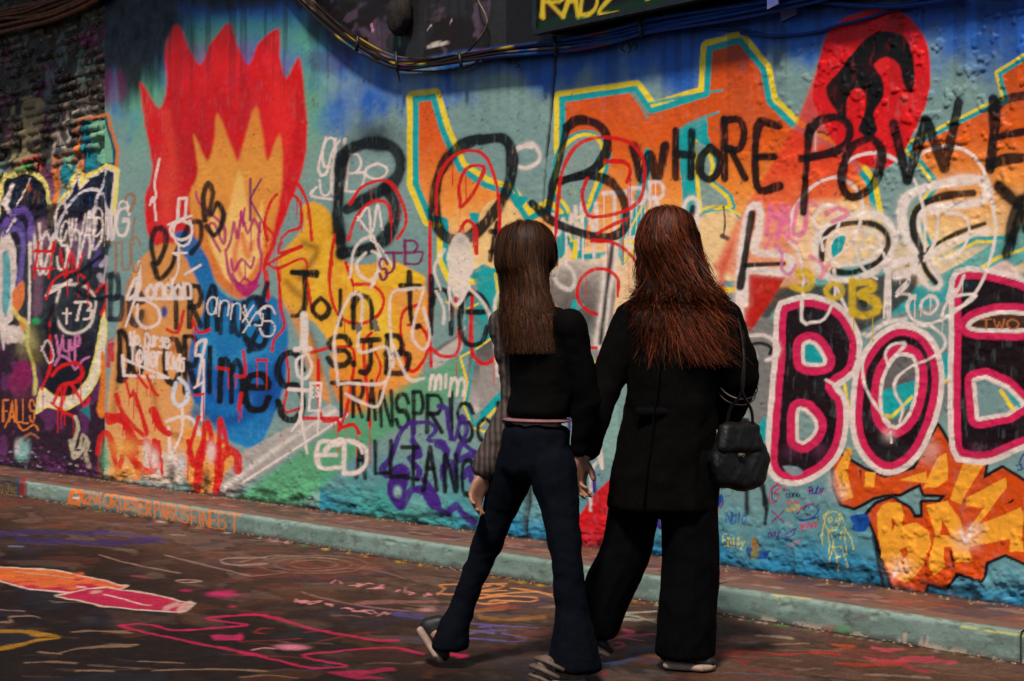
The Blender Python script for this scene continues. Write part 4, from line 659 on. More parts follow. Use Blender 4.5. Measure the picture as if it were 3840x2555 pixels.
GS('I', '775 1207,900 1192,1040 1212,1130 1234,1400 1220,1620 1200,1480 1180,1350 1158,1560 1138,1742 1132', 11, PKF); GS('I', '790 1210,1000 1260,1300 1322,1600 1380,1742 1408', 13, PKF); GS('J', '0 1136,110 1132,250 1160,500 1232,740 1272,900 1300,1040 1302', 15, PKF); GS('J', '0 1380,250 1432,480 1480,700 1466,560 1440,410 1398,640 1370,850 1352,1010 1350,1200 1388', 12, PKF)
G.fill('I', '1375 1265,1590 1268,1580 1300,1400 1298', (176, 34, 86), 3, smooth=False, alpha=.85); G.fill('J', '560 1506,840 1492,1000 1478,1020 1500,800 1525,980 1548,760 1555', (160, 28, 70), 3, smooth=False, alpha=.8); G.blob('J', 350, 1345, 110, 20, (206, 120, 140), .85, 4, mottled=.6); GS('J', '80 1365,160 1352,230 1358', 10, (196, 120, 130))
GS('I', '1742 1220,1690 1225,1670 1250,1742 1256', 7, (130, 24, 36)); GS('J', '0 1200,50 1198', 14, PKF); G.blob('J', 0, 1280, 20, 26, PKF, .8, 4)
for q in ('300 1120,0 1112', '90 1250,130 1225,220 1220', '420 1250,520 1240', '500 1310,700 1270,860 1250', '0 1310,400 1290'): GS('J', q, 7, (130, 36, 34), alpha=.6)
for x0, y0, x1, y1 in ((580, 908, 1270, 1000), (335, 1036, 960, 1130)):          # two lines of slanting pink handwriting, not legible
    for k in range(11):
        a_ = k/11; x = x0+(x1-x0)*a_; y = y0+(y1-y0)*a_; GS('J', ' '.join(f'{x+random.uniform(-10, 110):.0f},{y+random.uniform(-10, 24):.0f}' for _ in range(random.choice((2, 3, 3, 4)))), random.uniform(6, 12), (204, 128, 132), alpha=.85, rag=.8)
GS('J', '400 985,560 1030,800 1075,1100 1110', 10, (160, 110, 110), alpha=.5); GS('J', '760 1060,1000 1050,1290 1048', 22, (170, 110, 104), alpha=.45); G.blob('J', 1220, 1100, 60, 12, (190, 130, 130), .8, 3)
for r in (1, .72, .45): GS('J', ' '.join(f'{480+360*r*math.cos(a/9*2*math.pi)},{805+60*r*math.sin(a/9*2*math.pi)}' for a in range(10)), 7, (138, 110, 92), alpha=.45)
GS('J', '0 790,200 750,420 755,640 770', 8, (150, 122, 104), alpha=.5); GS('J', '560 840,800 830,960 860,1080 900', 8, (140, 112, 96), alpha=.5); GS('J', '0 870,80 880,300 860', 7, (140, 112, 96), alpha=.5)
OC = (214, 138, 78)
for t, q in (('J', '1290 1000,1340 960,1300 940,1420 935,1742 930'), ('J', '1290 990,1380 1000,1480 985,1742 975'), ('J', '1490 1050,1520 1030,1742 1010'), ('J', '1500 1040,1600 1065,1742 1055'), ('K', '0 975,100 965,160 945,110 935'), ('K', '0 1000,180 1010,370 1025,330 1050,100 1040,60 1055'), ('K', '0 1030,120 1000,360 985,490 1020'), ('K', '200 960,330 975,480 1000'), ('K', '0 950,70 942')): GS(t, q, 10, OC, alpha=.75)
for t, q, w, c in (('J', '1000 1130,1100 1140,1190 1145', 24, (76, 66, 120)), ('J', '1450 1185,1600 1195,1742 1205', 9, (96, 80, 140)), ('J', '1480 1270,1560 1240,1742 1235', 10, (96, 80, 140)), ('J', '1490 1290,1742 1300', 8, (96, 80, 140)), ('K', '0 1215,120 1205,380 1222', 10, (96, 84, 150)), ('K', '0 1240,90 1255,60 1215', 10, (96, 84, 150)), ('K', '150 1255,300 1290,240 1310,60 1300', 9, (96, 84, 150)), ('J', '1450 1120,1742 1090', 24, (150, 96, 40)), ('K', '0 1150,200 1165,420 1145', 20, (150, 96, 40)), ('K', '60 1085,240 1090', 18, (150, 60, 50)), ('K', '820 1140,980 1120,1150 1110', 12, (150, 158, 140)), ('K', '840 1160,1000 1170,1150 1165', 14, (150, 158, 140)), ('K', '920 1120,1040 1150,1160 1190', 12, (150, 158, 140)),
                   ('K', '680 1290,800 1300,900 1285,980 1265,1000 1245,940 1232', 16, (222, 84, 120)), ('K', '900 1285,1060 1262,1160 1258', 12, (222, 84, 120)), ('K', '930 1280,1000 1298,1070 1306', 12, (222, 84, 120)), ('K', '700 1350,860 1352,940 1335,920 1315,880 1315', 14, (214, 70, 110)), ('K', '700 1280,760 1278', 10, (214, 70, 110)),
                   ('K', '720 1440,900 1450,1000 1420', 26, (40, 62, 96)), ('K', '1000 1380,1080 1360,1160 1362', 24, (40, 66, 104)), ('K', '960 1400,1100 1430,1160 1440', 20, (34, 54, 90)), ('K', '1560 1400,1640 1380,1742 1372', 22, (150, 44, 34)), ('K', '1700 1440,1742 1450', 20, (130, 30, 26)), ('J', '1370 1390,1480 1405', 24, PKF), ('J', '1370 1350,1470 1362', 20, (130, 26, 50)), ('K', '720 1490,820 1520', 30, (130, 22, 50)),
                   ('L', '820 1352,920 1364,1030 1355', 20, (186, 66, 84)), ('L', '770 1412,880 1432,960 1440,1060 1412,1220 1412', 16, (176, 60, 76)), ('L', '960 1440,1200 1430,1360 1442', 18, (176, 60, 76)), ('L', '1000 1450,1100 1490,1190 1508', 16, (150, 44, 56)), ('L', '0 1375,120 1382,240 1395,400 1385,600 1388', 12, (170, 40, 34)), ('L', '580 1450,800 1462,1000 1450', 14, (160, 44, 26)), ('L', '560 1330,700 1345', 18, (170, 70, 34)), ('L', '780 1520,1000 1530,1200 1548', 14, (130, 110, 96)), ('L', '0 1490,150 1510,300 1530', 12, (130, 46, 30)), ('L', '60 1270,240 1280,300 1290', 12, (150, 140, 120)), ('L', '150 1330,400 1320', 10, (140, 120, 100))): GS(t, q, w, c, alpha=.75, rag=1.6)
for q, w in (('0 1185,80 1180,60 1150,220 1140,260 1155', 9), ('0 1100,160 1110', 8), ('470 1245,600 1240,860 1255', 12), ('380 1385,540 1350,900 1330', 12), ('160 1450,300 1440,500 1450', 10), ('250 1375,400 1390', 10), ('900 1440,1200 1450', 9), ('1000 1500,1300 1490,1742 1500', 10), ('500 1500,740 1505', 8)): GS('I', q, w, (150, 118, 96), alpha=.6, rag=2)
GS('I', '0 1240,200 1250,390 1278,240 1300,120 1330,0 1350', 20, (170, 120, 24), alpha=.75, rag=1.6); GS('J', '0 1545,200 1530,380 1550', 9, (130, 100, 80), alpha=.6)
# moss and paint flecks along the kerb foot
for k in range(150):
    x = random.uniform(300, 3800); yb = np.interp(x, [0, 1000, 2800, 3800], [1853, 2019, 2324, 2482])
    c = random.choice([(190, 150, 30), (186, 140, 34), (120, 90, 50)]) if 1150 < x < 2400 else random.choice([(150, 120, 100), (90, 70, 60), (60, 120, 60), (150, 60, 60), (30, 24, 20), (180, 160, 150)])
    i_ = G.inside(x-30, yb-2, x+30, yb+14); a_ = np.exp(-((G.PX[i_]-x)/random.uniform(5, 16))**2-((G.PY[i_]-yb-3)/4.5)**2)*.85; G.put(i_, a_, c)
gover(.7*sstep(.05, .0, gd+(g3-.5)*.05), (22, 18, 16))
G.col *= (1+.5*(g3-.5)+.45*(fbm(gs*70, gd*70, 2, 330)-.5))[:, None]; G.col = np.clip(G.col, .004, .8)
gz = .006*(fbm(gs*7, gd*7, 4, 340)-.5)+.003*(g3-.5)
floor_mat = painted_mat('painted_asphalt', (.45, .85), .45, .9, .006, 120, .15, worn=((17, 12, 10), 170, .52, .72))
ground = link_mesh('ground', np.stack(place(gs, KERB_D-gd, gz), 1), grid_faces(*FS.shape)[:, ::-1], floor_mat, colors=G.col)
tag(ground, 'dark asphalt lane scrawled with faded paint, pink outlines and an orange and pink shape', kind='structure')

# ================================================================== KERB AND PAVEMENT
ks = np.concatenate([np.linspace(-40, -12.2, 30), graded(-12, -1.9, .013, .008), np.linspace(-1.8, 20, 40)])
kp = np.array([(0, -.03)]+[(0, z) for z in np.linspace(0, .095, 15)]+[(.002, .102), (.006, .108), (.012, .112), (.02, .1145)]+[(x, .1155) for x in np.linspace(.03, .135, 9)])
KS, KI = np.meshgrid(ks, np.arange(len(kp))); KD = kp[KI, 0]; KZ = kp[KI, 1]
kx, ky = to_px(KS, KERB_D+KD, KZ)
Kc = Canvas(kx, ky, KS, KD+KZ, lin((120, 142, 134)))
a1 = fbm(Kc.S*4, Kc.H*14, 4, 400); a2 = fbm(Kc.S*20, Kc.H*30, 4, 401); kz = KZ.ravel(); kd = KD.ravel()
def kover(a, c): Kc.col[:] = Kc.col*(1-a[:, None])+lin(c).astype(np.float32)*a[:, None]
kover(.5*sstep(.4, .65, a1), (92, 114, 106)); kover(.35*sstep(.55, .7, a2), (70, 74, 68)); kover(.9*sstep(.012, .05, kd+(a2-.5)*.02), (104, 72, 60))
dk = (Kc.PX < 90).astype(np.float32); kover(dk*.95, (64, 46, 38))
kover(sstep(70, 74, Kc.PX)*sstep(98, 94, Kc.PX)*.9, (130, 30, 34)); kover(sstep(58, 62, Kc.PX)*sstep(76, 72, Kc.PX)*.9, (36, 58, 80))
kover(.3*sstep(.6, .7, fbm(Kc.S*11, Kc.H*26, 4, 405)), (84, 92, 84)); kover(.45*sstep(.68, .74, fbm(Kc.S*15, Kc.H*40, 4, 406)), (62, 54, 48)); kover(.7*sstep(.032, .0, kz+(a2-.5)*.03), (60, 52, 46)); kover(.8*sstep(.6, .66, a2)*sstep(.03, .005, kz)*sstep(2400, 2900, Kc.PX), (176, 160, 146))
OG = (222, 110, 26)
Kc.stroke('I', '470 330,455 400,510 410,530 330,475 325', 24, OG, smooth=False); Kc.stroke('I', '480 370,515 372', 12, WHITE); Kc.word('I', '@', '540 335 600 410', 10, OG)
Kc.word('I', 'WORCESTERPARKSFINEST', ' '.join(f'{x0} {y0} {x1} {y0+h}' for x0, x1, y0, h in [(612, 662, 333, 78), (682, 722, 345, 78), (732, 772, 352, 80), (786, 815, 362, 80), (820, 850, 372, 74), (858, 888, 372, 74), (893, 920, 388, 90), (922, 950, 392, 84), (956, 986, 400, 84), (1010, 1040, 398, 100), (1046, 1082, 408, 96), (1090, 1126, 412, 100), (1140, 1176, 420, 104), (1186, 1232, 428, 104), (1250, 1286, 448, 96), (1300, 1312, 450, 110), (1326, 1366, 456, 112), (1376, 1416, 462, 108), (1424, 1476, 466, 106), (1490, 1570, 476, 110)]), 10, OG, drips=1, droplen=(10, 26), alpha=.92)
Kc.run('I', 'CLUNIC', 0, 285, 115, 305, 40, 6, (130, 110, 60), alpha=.6); Kc.run('I', 'voyger', 240, 300, 350, 315, 30, 5, (140, 140, 100), alpha=.4)
Kc.stroke('L', '160 1005,300 1015,420 1030', 8, (196, 176, 80), alpha=.6); Kc.stroke('L', '190 1010,215 1060', 9, (190, 176, 90), alpha=.6); Kc.stroke('L', '1400 1210,1600 1240,1812 1272', 8, (190, 176, 70), alpha=.7); Kc.blob('L', 625, 1230, 40, 20, (80, 150, 90), .8); Kc.blob('L', 540, 1220, 36, 24, (160, 96, 90), .6); Kc.blob('L', 760, 1150, 60, 20, (120, 70, 70), .4)
for x in (1140, 1180, 1040, 1030): Kc.stroke('L', f'{x} {random.randint(1250,1300)},{x-6} 1330', 14, (190, 160, 150), alpha=.7)
Kc.col *= (1+.22*(fbm(Kc.S*60, Kc.H*60, 3, 420)-.5))[:, None]; Kc.col = np.clip(Kc.col, .005, .8)
kerb_mat = painted_mat('painted_kerb', (.45, .75), .2, .5, .004, 90)
kerb = empty('kerb', place(-6, KERB_D, 0)); tag(kerb, 'low kerb with its face painted pale grey green', kind='structure')
cuts = [wall_s(98, KERB_D), wall_s(2666, KERB_D), wall_s(3819, KERB_D)]
ci = [0]+[int(np.searchsorted(ks, c)) for c in cuts]+[len(ks)]
kn = .003*(fbm(Kc.S*10, Kc.H*20, 4, 410)-.5)+.005*(fbm(Kc.S*1.3, Kc.H*0+1, 3, 411)-.5)
kn -= .010*sstep(.68, .76, fbm(Kc.S*9, Kc.H*22, 4, 412))*sstep(.05, .1, kz)
Kn = kn.reshape(KS.shape)
for i in range(4):
    c0, c1 = ci[i], ci[i+1]; S_ = KS[:, c0:c1].copy(); D_ = (KD-Kn)[:, c0:c1].copy(); Z_ = (KZ+.3*Kn*(KZ > .05))[:, c0:c1].copy()
    if i: D_[:, 0] += .02; S_[:, 0] += .002
    if i < 3: D_[:, -1] += .02
    v = np.stack(place(S_, KERB_D+D_, Z_), -1)
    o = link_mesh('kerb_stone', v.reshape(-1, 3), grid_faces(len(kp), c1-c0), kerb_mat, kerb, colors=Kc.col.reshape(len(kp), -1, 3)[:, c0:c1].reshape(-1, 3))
    if i == 0: o['label'] = 'dark brown kerb stone ending in a red and blue band'
ps = ks; pd = np.linspace(.125, .56, 40)
PS, PD = np.meshgrid(ps, pd); pxx, pyy = to_px(PS, KERB_D+PD, .112)
Pc = Canvas(pxx, pyy, PS, PD, lin((100, 70, 58)))
b1 = fbm(Pc.S*5, Pc.H*8, 5, 450); b2 = fbm(Pc.S*9, Pc.H*13, 5, 451)
def pover(a, c): Pc.col[:] = Pc.col*(1-a[:, None])+lin(c).astype(np.float32)*a[:, None]
pover(.6*sstep(.5, .62, b1), (66, 46, 40)); pover(.55*sstep(.58, .64, b2), (136, 62, 48)); pover(.5*sstep(.6, .66, fbm(Pc.S*6, Pc.H*8, 5, 452)), (54, 50, 66)); pover(.5*sstep(.6, .67, fbm(Pc.S*10, Pc.H*13, 5, 453)), (140, 110, 96))
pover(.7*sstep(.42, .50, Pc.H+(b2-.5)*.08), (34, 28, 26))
Pc.blob('L', 30, 950, 60, 14, (170, 146, 136), .8); Pc.blob('L', 170, 960, 60, 10, (160, 136, 126), .7); Pc.blob('J', 620, 540, 130, 14, (60, 54, 70), .6); Pc.blob('J', 900, 585, 120, 12, (50, 50, 70), .6)
Pc.col *= (1+.45*(fbm(Pc.S*50, Pc.H*50, 3, 460)-.5))[:, None]; Pc.col = np.clip(Pc.col, .005, .8)
pz = .112+.004*(fbm(Pc.S*8, Pc.H*8, 4, 470)-.5)+.012*sstep(.40, .52, Pc.H)*fbm(Pc.S*14, Pc.H*14, 3, 471)
tag(link_mesh('pavement', np.stack(place(Pc.S, KERB_D+Pc.H, pz), 1), grid_faces(*PS.shape), painted_mat('painted_pavement', (.4, .7), .25, .5, .004, 100), colors=Pc.col), 'narrow brown paint stained pavement strip at the foot of the wall', kind='structure')

# ================================================================== CABLES, BOARD AND FITTINGS ON THE WALL
def cable_colors(v, seed):
    P = v[:, 0]/v[:, 1]*FPX+CX; s = Q*(v[:, 0]-v[:, 1])
    t = sstep(1750, 2100, P+400*(fbm(s*3, s*0+seed, 3, seed)-.5))
    c = lin((28, 19, 16))*(1-t[:, None])+lin((14, 54, 118))*t[:, None]
    for col, k in (((150, 126, 30), .72), ((80, 40, 74), .70), ((96, 76, 64), .68), ((20, 74, 74), .72)):
        m = sstep(k, k+.03, fbm(s*4.5, s*0+seed*3.1, 3, seed+int(k*100)+col[0]))*(P < 2300); c = c*(1-m[:, None])+lin(col)*m[:, None]
    return c*(.85+.3*fbm(s*30, s*0+seed, 2, seed+9))[:, None]
cable_mat = painted_mat('cable_sheath', (.28, .5), .15, .15, .002, 120)
def wall_path(t, q, out):                                           # photo points on a plane `out` metres in front of the wall
    p = smooth_line(pts(t, q), False, 20); d = WALL_D-np.interp(np.arange(len(p)), np.linspace(0, len(p)-1, len(out)), out) if np.ndim(out) else np.full(len(p), WALL_D-out)
    return np.array([place(wall_s(x, dd), dd, wall_z(x, y, dd)) for (x, y), dd in zip(p, d)])
MAIN = '640 -60,690 -5,740 42,800 92,860 130,920 152,985 150,1060 137,1150 122,1240 112,1330 102,1420 84,1500 62,1600 44,1700 27,1800 8,1900 -14,2000 -40'
bundle = empty('cable_bundle', tuple(wall_path('V', '985 150,1060 137', .06)[0])); tag(bundle, 'sagging bundle of brown and blue painted cables along the top of the wall', 'cables')
mp = pts('V', MAIN)
for k in range(11):
    o1, o2 = random.uniform(-26, 10), random.uniform(-16, 14)
    prof = np.linspace(0, 1, len(mp)); off = o1*(1-prof)+o2*prof+8*np.sin(prof*9+k*1.7)
    q = ' '.join(f'{a*.6138:.1f},{(b+f_)*.6138:.1f}' for (a, b), f_ in zip(mp, off*1.3))
    P = wall_path('V', q, .035+.012*(k % 5)); v, f = tube(P, random.choice([.006, .008, .0095, .0115]), 7)
    link_mesh('cable', v, f, cable_mat, bundle, colors=cable_colors(v, 500+k))
for q in ('1120 126,1060 160,920 162,870 140,845 120', '1060 140,1120 60,1100 0,1095 -30', '700 -10,800 70,905 128,1010 136'):
    v, f = tube(wall_path('V', q, .05), .006, 6); link_mesh('cable', v, f, cable_mat, bundle, colors=cable_colors(v, 540))
for q in ('820 118,824 84', '915 166,911 120', '1062 155,1056 118', '1280 128,1276 84', '1476 86,1472 46'):
    v, f = tube(wall_path('V', q, .1), .010, 6); link_mesh('cable_tie', v, f, plain_mat('tie_black', (20, 18, 20), .5, .2), bundle)
for q in ('915 160,918 176,921 190', '1180 140,1196 152,1186 156', '1440 96,1452 110,1446 124', '1450 88,1466 100,1462 116', '1436 100,1430 112,1440 120'):
    v, f = tube(wall_path('V', q, np.array([.06, .05, .03])), np.linspace(.007, .003, len(wall_path('V', q, .05))), 5); link_mesh('wire_stub', v, f, plain_mat('stub_black', (18, 18, 26), .6, .2), bundle)
for lab, q, r, out in (('thin blue painted cable running right just under the bundle', 'D,-40 218,60 226,180 236,330 226,480 205,580 172,760 128,900 84,960 60,1100 10,1200 -40', .008, .02), ('blue painted cable dipping over the red disc at the top edge', 'D,-200 60,0 30,200 -10,400 0,560 22,820 44,1000 42,1200 18,1400 -14', .012, .045), ('second thin blue cable fanning out under the bundle to the right', 'C,1380 150,1480 180,1600 190,1742 200,1850 226', .006, .02), ('black shadowed cable lying on the blue wall left of the joint', 'C,0 330,200 300,420 295,600 300,760 285,900 240,1010 180', .009, .03)):
    t, q = q.split(',', 1); v, f = tube(wall_path(t, q, out), r, 7)
    o = link_mesh('cable', v, f, cable_mat, colors=cable_colors(v, 560)); tag(o, lab, 'cable')
rb = empty('cable_bundle', tuple(wall_path('V', '60 20,100 10', .06)[0])); tag(rb, 'rusty brown cables crossing the top left corner of the brick wall', 'cables')
rust = plain_mat('rusty_cable', (52, 30, 16), .6, .3, 18, c2=(128, 70, 26))
for k in range(8):
    y = 8+k*7; q = f'-80 {y+34},0 {y+14+random.randint(-6,6)},60 {y+4},120 {y-14+random.randint(-5,5)},200 {y-44},240 {y-70}'
    v, f = tube(wall_path('V', q, .05+.02*(k % 3)), random.choice([.012, .016, .02]), 7); link_mesh('cable', v, f, rust, rb)
# the dark board, top centre
bd = WALL_D-.16; s0, s1 = float(wall_s(2018, bd)), float(wall_s(2018, bd))+3.2; z0 = float(wall_z(2018, 108, bd)); z1 = z0+.62
board = empty('sign_board', place((s0+s1)/2, bd, z0)); tag(board, 'dark projecting board with yellow brushed lettering above the cables', 'board')
BS, BZ = np.meshgrid(np.linspace(s0, s1, 320), np.linspace(z0, z1, 70)); bx, by = to_px(BS, bd, BZ)
Bc = Canvas(bx, by, BS, BZ, lin((20, 13, 11)))
n_ = fbm(Bc.S*5, Bc.H*5, 4, 600); Bc.put(np.arange(Bc.PX.size), .6*sstep(.55, .65, n_), (44, 20, 18)); Bc.put(np.arange(Bc.PX.size), .8*sstep(z0+.06, z0+.02, Bc.H+.03*(n_-.5)), (14, 46, 26))
for q in ('640 130,700 110', '860 110,960 90', '1040 70,1100 60'): Bc.stroke('C', q, 14, (40, 120, 40), alpha=.7)
YS = (206, 176, 40)
Bc.word('C', 'RADZ', '400 -90 545 112 545 -90 640 108 655 -95 750 95 775 -95 905 84', 24, YS, .1, alpha=.95); Bc.stroke('C', '410 -60,415 120', 22, YS, smooth=False); Bc.stroke('C', '1090 0,1110 -10', 18, YS)
bm_ = painted_mat('board_paint', (.2, .45), .2, .15, .002, 60)
link_mesh('face_panel', np.stack(place(Bc.S, bd+.004*(n_-.5), Bc.H), 1), grid_faces(*BS.shape), bm_, board, colors=Bc.col)
v, f = box(s0, s1, bd+.004, WALL_D-.002, z0-.002, z1); link_mesh('housing', v, f, plain_mat('board_dark', (22, 20, 22), .5, .3), board, smooth=False)
v, f = box(s0-.03, s1, bd-.015, bd+.03, z0-.03, z0-.004); link_mesh('bottom_rail', v, f, plain_mat('rail_dark', (16, 24, 22), .45, .4), board, smooth=False)
v, f = box(s0-.03, s0-.002, bd-.015, WALL_D-.002, z0-.004, z1); link_mesh('side_rail', v, f, plain_mat('rail_teal', (14, 30, 36), .5, .4), board, smooth=False)
# dark stone lump left of the board
c0 = wall_path('V', '920 34,921 35', .05)[0]
bm = bmesh.new(); bmesh.ops.create_icosphere(bm, subdivisions=4, radius=1)
for v in bm.verts:
    n_ = float(fbm(np.array([v.co.x*2.2+5]), np.array([v.co.z*2.2+v.co.y*1.7+3]), 4, 700, .6)[0]); r = .8+.45*n_
    p = v.co*r; v.co = (p.x*.085*Q+p.y*.07*Q, -p.x*.085*Q+p.y*.07*Q, p.z*.125+p.x*.03)
me = bpy.data.meshes.new('wall_lump'); bm.to_mesh(me); bm.free(); me.materials.append(plain_mat('lump', (26, 18, 14), .7, .5, 40, .8, .01)); me.polygons.foreach_set('use_smooth', np.ones(len(me.polygons), bool))
o = bpy.data.objects.new('stone_lump', me); COL.objects.link(o); o.location = c0; tag(o, 'rough dark oval stone sticking out of the wall above the sagging cables', 'stone')
# small bracket, top right
br = empty('cable_bracket', tuple(wall_path('V', '1825 12,1826 13', .0)[0])); tag(br, 'bent blue painted metal cable bracket left of the red disc', 'bracket')
sb = float(wall_s(2965)); zb = float(wall_z(2965, 28)); bmat = plain_mat('bracket_paint', (60, 84, 150), .45, .3, 20, c2=(120, 110, 160))
for nm, a in (('plate', (sb-.045, sb+.04, WALL_D-.016, WALL_D+.004, zb-.05, zb+.06)), ('arm', (sb-.03, sb+.025, WALL_D-.13, WALL_D-.018, zb+.02, zb+.032)), ('lip', (sb-.03, sb+.025, WALL_D-.145, WALL_D-.131, zb-.02, zb+.045))):
    v, f = box(*a); v = np.array(v); cc = v.mean(0); v[:, 2] += (v[:, 0]-cc[0])*.35; link_mesh(nm, v, f, bmat, br, smooth=False)
# litter
cp = floor_at(1800+855/SC, 1655+1290/SC)
v, f = tube([cp+Vector((-.035, 0, .008)), cp+Vector((0, .003, .008)), cp+Vector((.03, .006, .008))], .0045, 8); tag(link_mesh('cigarette_butt', v, f, plain_mat('butt', (196, 120, 60), .8, .2)), 'orange brown cigarette butt on the floor beside the pink scrawl', 'cigarette butt')
parts_ = []
for k in range(420):
    s = random.uniform(-11, -2.2); d = abs(random.gauss(0, .03))+.004; r = random.uniform(.003, .010)
    c = np.array(place(s, KERB_D-d, .002)); a = random.uniform(0, 6.28)
    vv = [c+np.array((r*math.cos(a+i*1.57)*random.uniform(.6, 1.3), r*math.sin(a+i*1.57)*random.uniform(.6, 1.3), 0)) for i in range(4)]+[c+np.array((0, 0, r*.8))]
    parts_.append((vv, [(0, 1, 4), (1, 2, 4), (2, 3, 4), (3, 0, 4)]))
for k in range(380):
    s = random.uniform(-11, -2.2); d = abs(random.gauss(0, .025)); r = random.uniform(.004, .013)
    c = np.array(place(s, WALL_D-.02-d, .113)); a = random.uniform(0, 6.28)
    vv = [c+np.array((r*math.cos(a+i*1.57)*random.uniform(.6, 1.3), r*math.sin(a+i*1.57)*random.uniform(.6, 1.3), 0)) for i in range(4)]+[c+np.array((0, 0, r*.9))]
    parts_.append((vv, [(0, 1, 4), (1, 2, 4), (2, 3, 4), (3, 0, 4)]))
v, f = merge(parts_); tag(link_mesh('grit', v, f, plain_mat('grit', (60, 46, 38), .9, .3, 60, c2=(150, 120, 80)), smooth=False), 'grit and paint flakes along the kerb foot and the wall foot', 'grit', kind='stuff')

# ================================================================== ROOF SLAB ADDED OUT OF VIEW, OVERHANG SHAPED TO SHADE THE UPPER WALL
roof = empty('shade_roof', place(-6, WALL_D, 5.0)); tag(roof, 'unseen partial concrete roof added above the wall to shade it', kind='structure')
for a in ((-30, -10.1, WALL_D-1.2, WALL_D+.4, 5.0, 5.35), (-10.099, 8, WALL_D-.95, WALL_D+.4, 5.0, 5.35), (-30, 8, WALL_D+.02, WALL_D+.34, 4.665, 4.999)):
    v, f = box(*a); link_mesh('roof_slab', v, f, conc, roof, smooth=False)
# ================================================================== PEOPLE
_ico = bmesh.new(); bmesh.ops.create_icosphere(_ico, subdivisions=2, radius=1); ICO = [v.co.copy() for v in _ico.verts]; _ico.free()
def E(c, r, yaw=0, tilt=0):                        # an ellipsoid: centre, radii, turn about the vertical, lean
    r = (r, r, r) if isinstance(r, (int, float)) else r
    M = Matrix.Rotation(yaw, 3, 'Z') @ Matrix.Rotation(tilt, 3, 'Y')
    return [Vector(c)+M @ Vector((p.x*r[0], p.y*r[1], p.z*r[2])) for p in ICO]
def chain(*nodes): return [nodes[i]+nodes[i+1] for i in range(len(nodes)-1)]
def blob(name, hulls, voxel, mat, parent, smooth=6, fold=None, cut=None):
    bm = bmesh.new()
    for h in hulls:
        vs = [bm.verts.new(p) for p in h]
        r = bmesh.ops.convex_hull(bm, input=vs)
        junk = [g for g in r['geom_interior'] if isinstance(g, bmesh.types.BMVert)]
        if junk: bmesh.ops.delete(bm, geom=junk, context='VERTS')
    me = bpy.data.meshes.new(name); bm.to_mesh(me); bm.free()
    o = bpy.data.objects.new(name, me); COL.objects.link(o)
    m = o.modifiers.new('r', 'REMESH'); m.mode = 'VOXEL'; m.voxel_size = voxel
    if smooth: s = o.modifiers.new('s', 'SMOOTH'); s.iterations = smooth; s.factor = .5
    dg = bpy.context.evaluated_depsgraph_get(); dg.update()
    m2 = bpy.data.meshes.new_from_object(o.evaluated_get(dg)); o.modifiers.clear(); o.data = m2; bpy.data.meshes.remove(me); m2.name = name
    n = len(m2.vertices); co = np.empty(n*3, np.float32); m2.vertices.foreach_get('co', co); co = co.reshape(-1, 3)
    no = np.empty(n*3, np.float32); m2.vertices.foreach_get('normal', no); no = no.reshape(-1, 3)
    if fold is not None: co = co+no*fold(co, no)[:, None].astype(np.float32)
    m2.vertices.foreach_set('co', co.astype(np.float32).ravel()); m2.update()
    if cut is not None:
        bm = bmesh.new(); bm.from_mesh(m2); bad = [v for v in bm.verts if cut(v.co)]; bmesh.ops.delete(bm, geom=bad, context='VERTS'); bm.to_mesh(m2); bm.free()
    m2.polygons.foreach_set('use_smooth', np.ones(len(m2.polygons), bool)); m2.materials.clear(); m2.materials.append(mat)
    attach(o, parent); return o
def folds(amp, fx=9, fz=16, seed=0, drag=.5):
    def f(c, n):
        a = fbm(c[:, 0]*fx+c[:, 2]*fx*drag, c[:, 2]*fz+c[:, 1]*fx*.8, 4, seed)-.5
        b = np.abs(fbm(c[:, 0]*fx*1.3-c[:, 2]*4+7, c[:, 2]*fz*.8-c[:, 1]*fx, 3, seed+5)-.5)*2
        return amp*(a*1.6+(.35-b)*.8)
    return f
def hand_hulls(w, d, side, curl, left, s=1.0):
    """palm and five bent fingers: w wrist, d pointing direction, side the axis towards the thumb, curl axis out of the palm"""
    d = d.normalized(); side = (side-d*side.dot(d)).normalized(); n = d.cross(side)*curl
    out = []; k = w+d*.045*s
    out.append(E(w, .021*s)+E(k-side*.022*s, .014*s)+E(k+side*.026*s, .015*s)+E(w+d*.085*s+side*.026*s, .012*s)+E(w+d*.080*s-side*.026*s, .011*s))
    for i, (o, L) in enumerate(((.029, .070), (.010, .078), (-.010, .072), (-.028, .056))):
        p = w+d*(.088-.004*abs(i-1))*s+side*o*s; a = .25+.08*i
        q = p+(d*math.cos(a)+n*math.sin(a))*L*.45*s; r_ = q+(d*math.cos(a+.55)+n*math.sin(a+.55))*L*.32*s; t = r_+(d*math.cos(a+.95)+n*math.sin(a+.95))*L*.24*s
        out += chain(E(p, .0098*s), E(q, .0088*s), E(r_, .0080*s), E(t, .0072*s))
    p = w+d*.025*s+side*.026*s; q = p+(d*.55+side*.75+n*.25)*.038*s; t = q+(d*.85+side*.25+n*.35)*.042*s
    out += chain(E(p, .014*s), E(q, .0105*s), E(t, .0085*s))
    return out
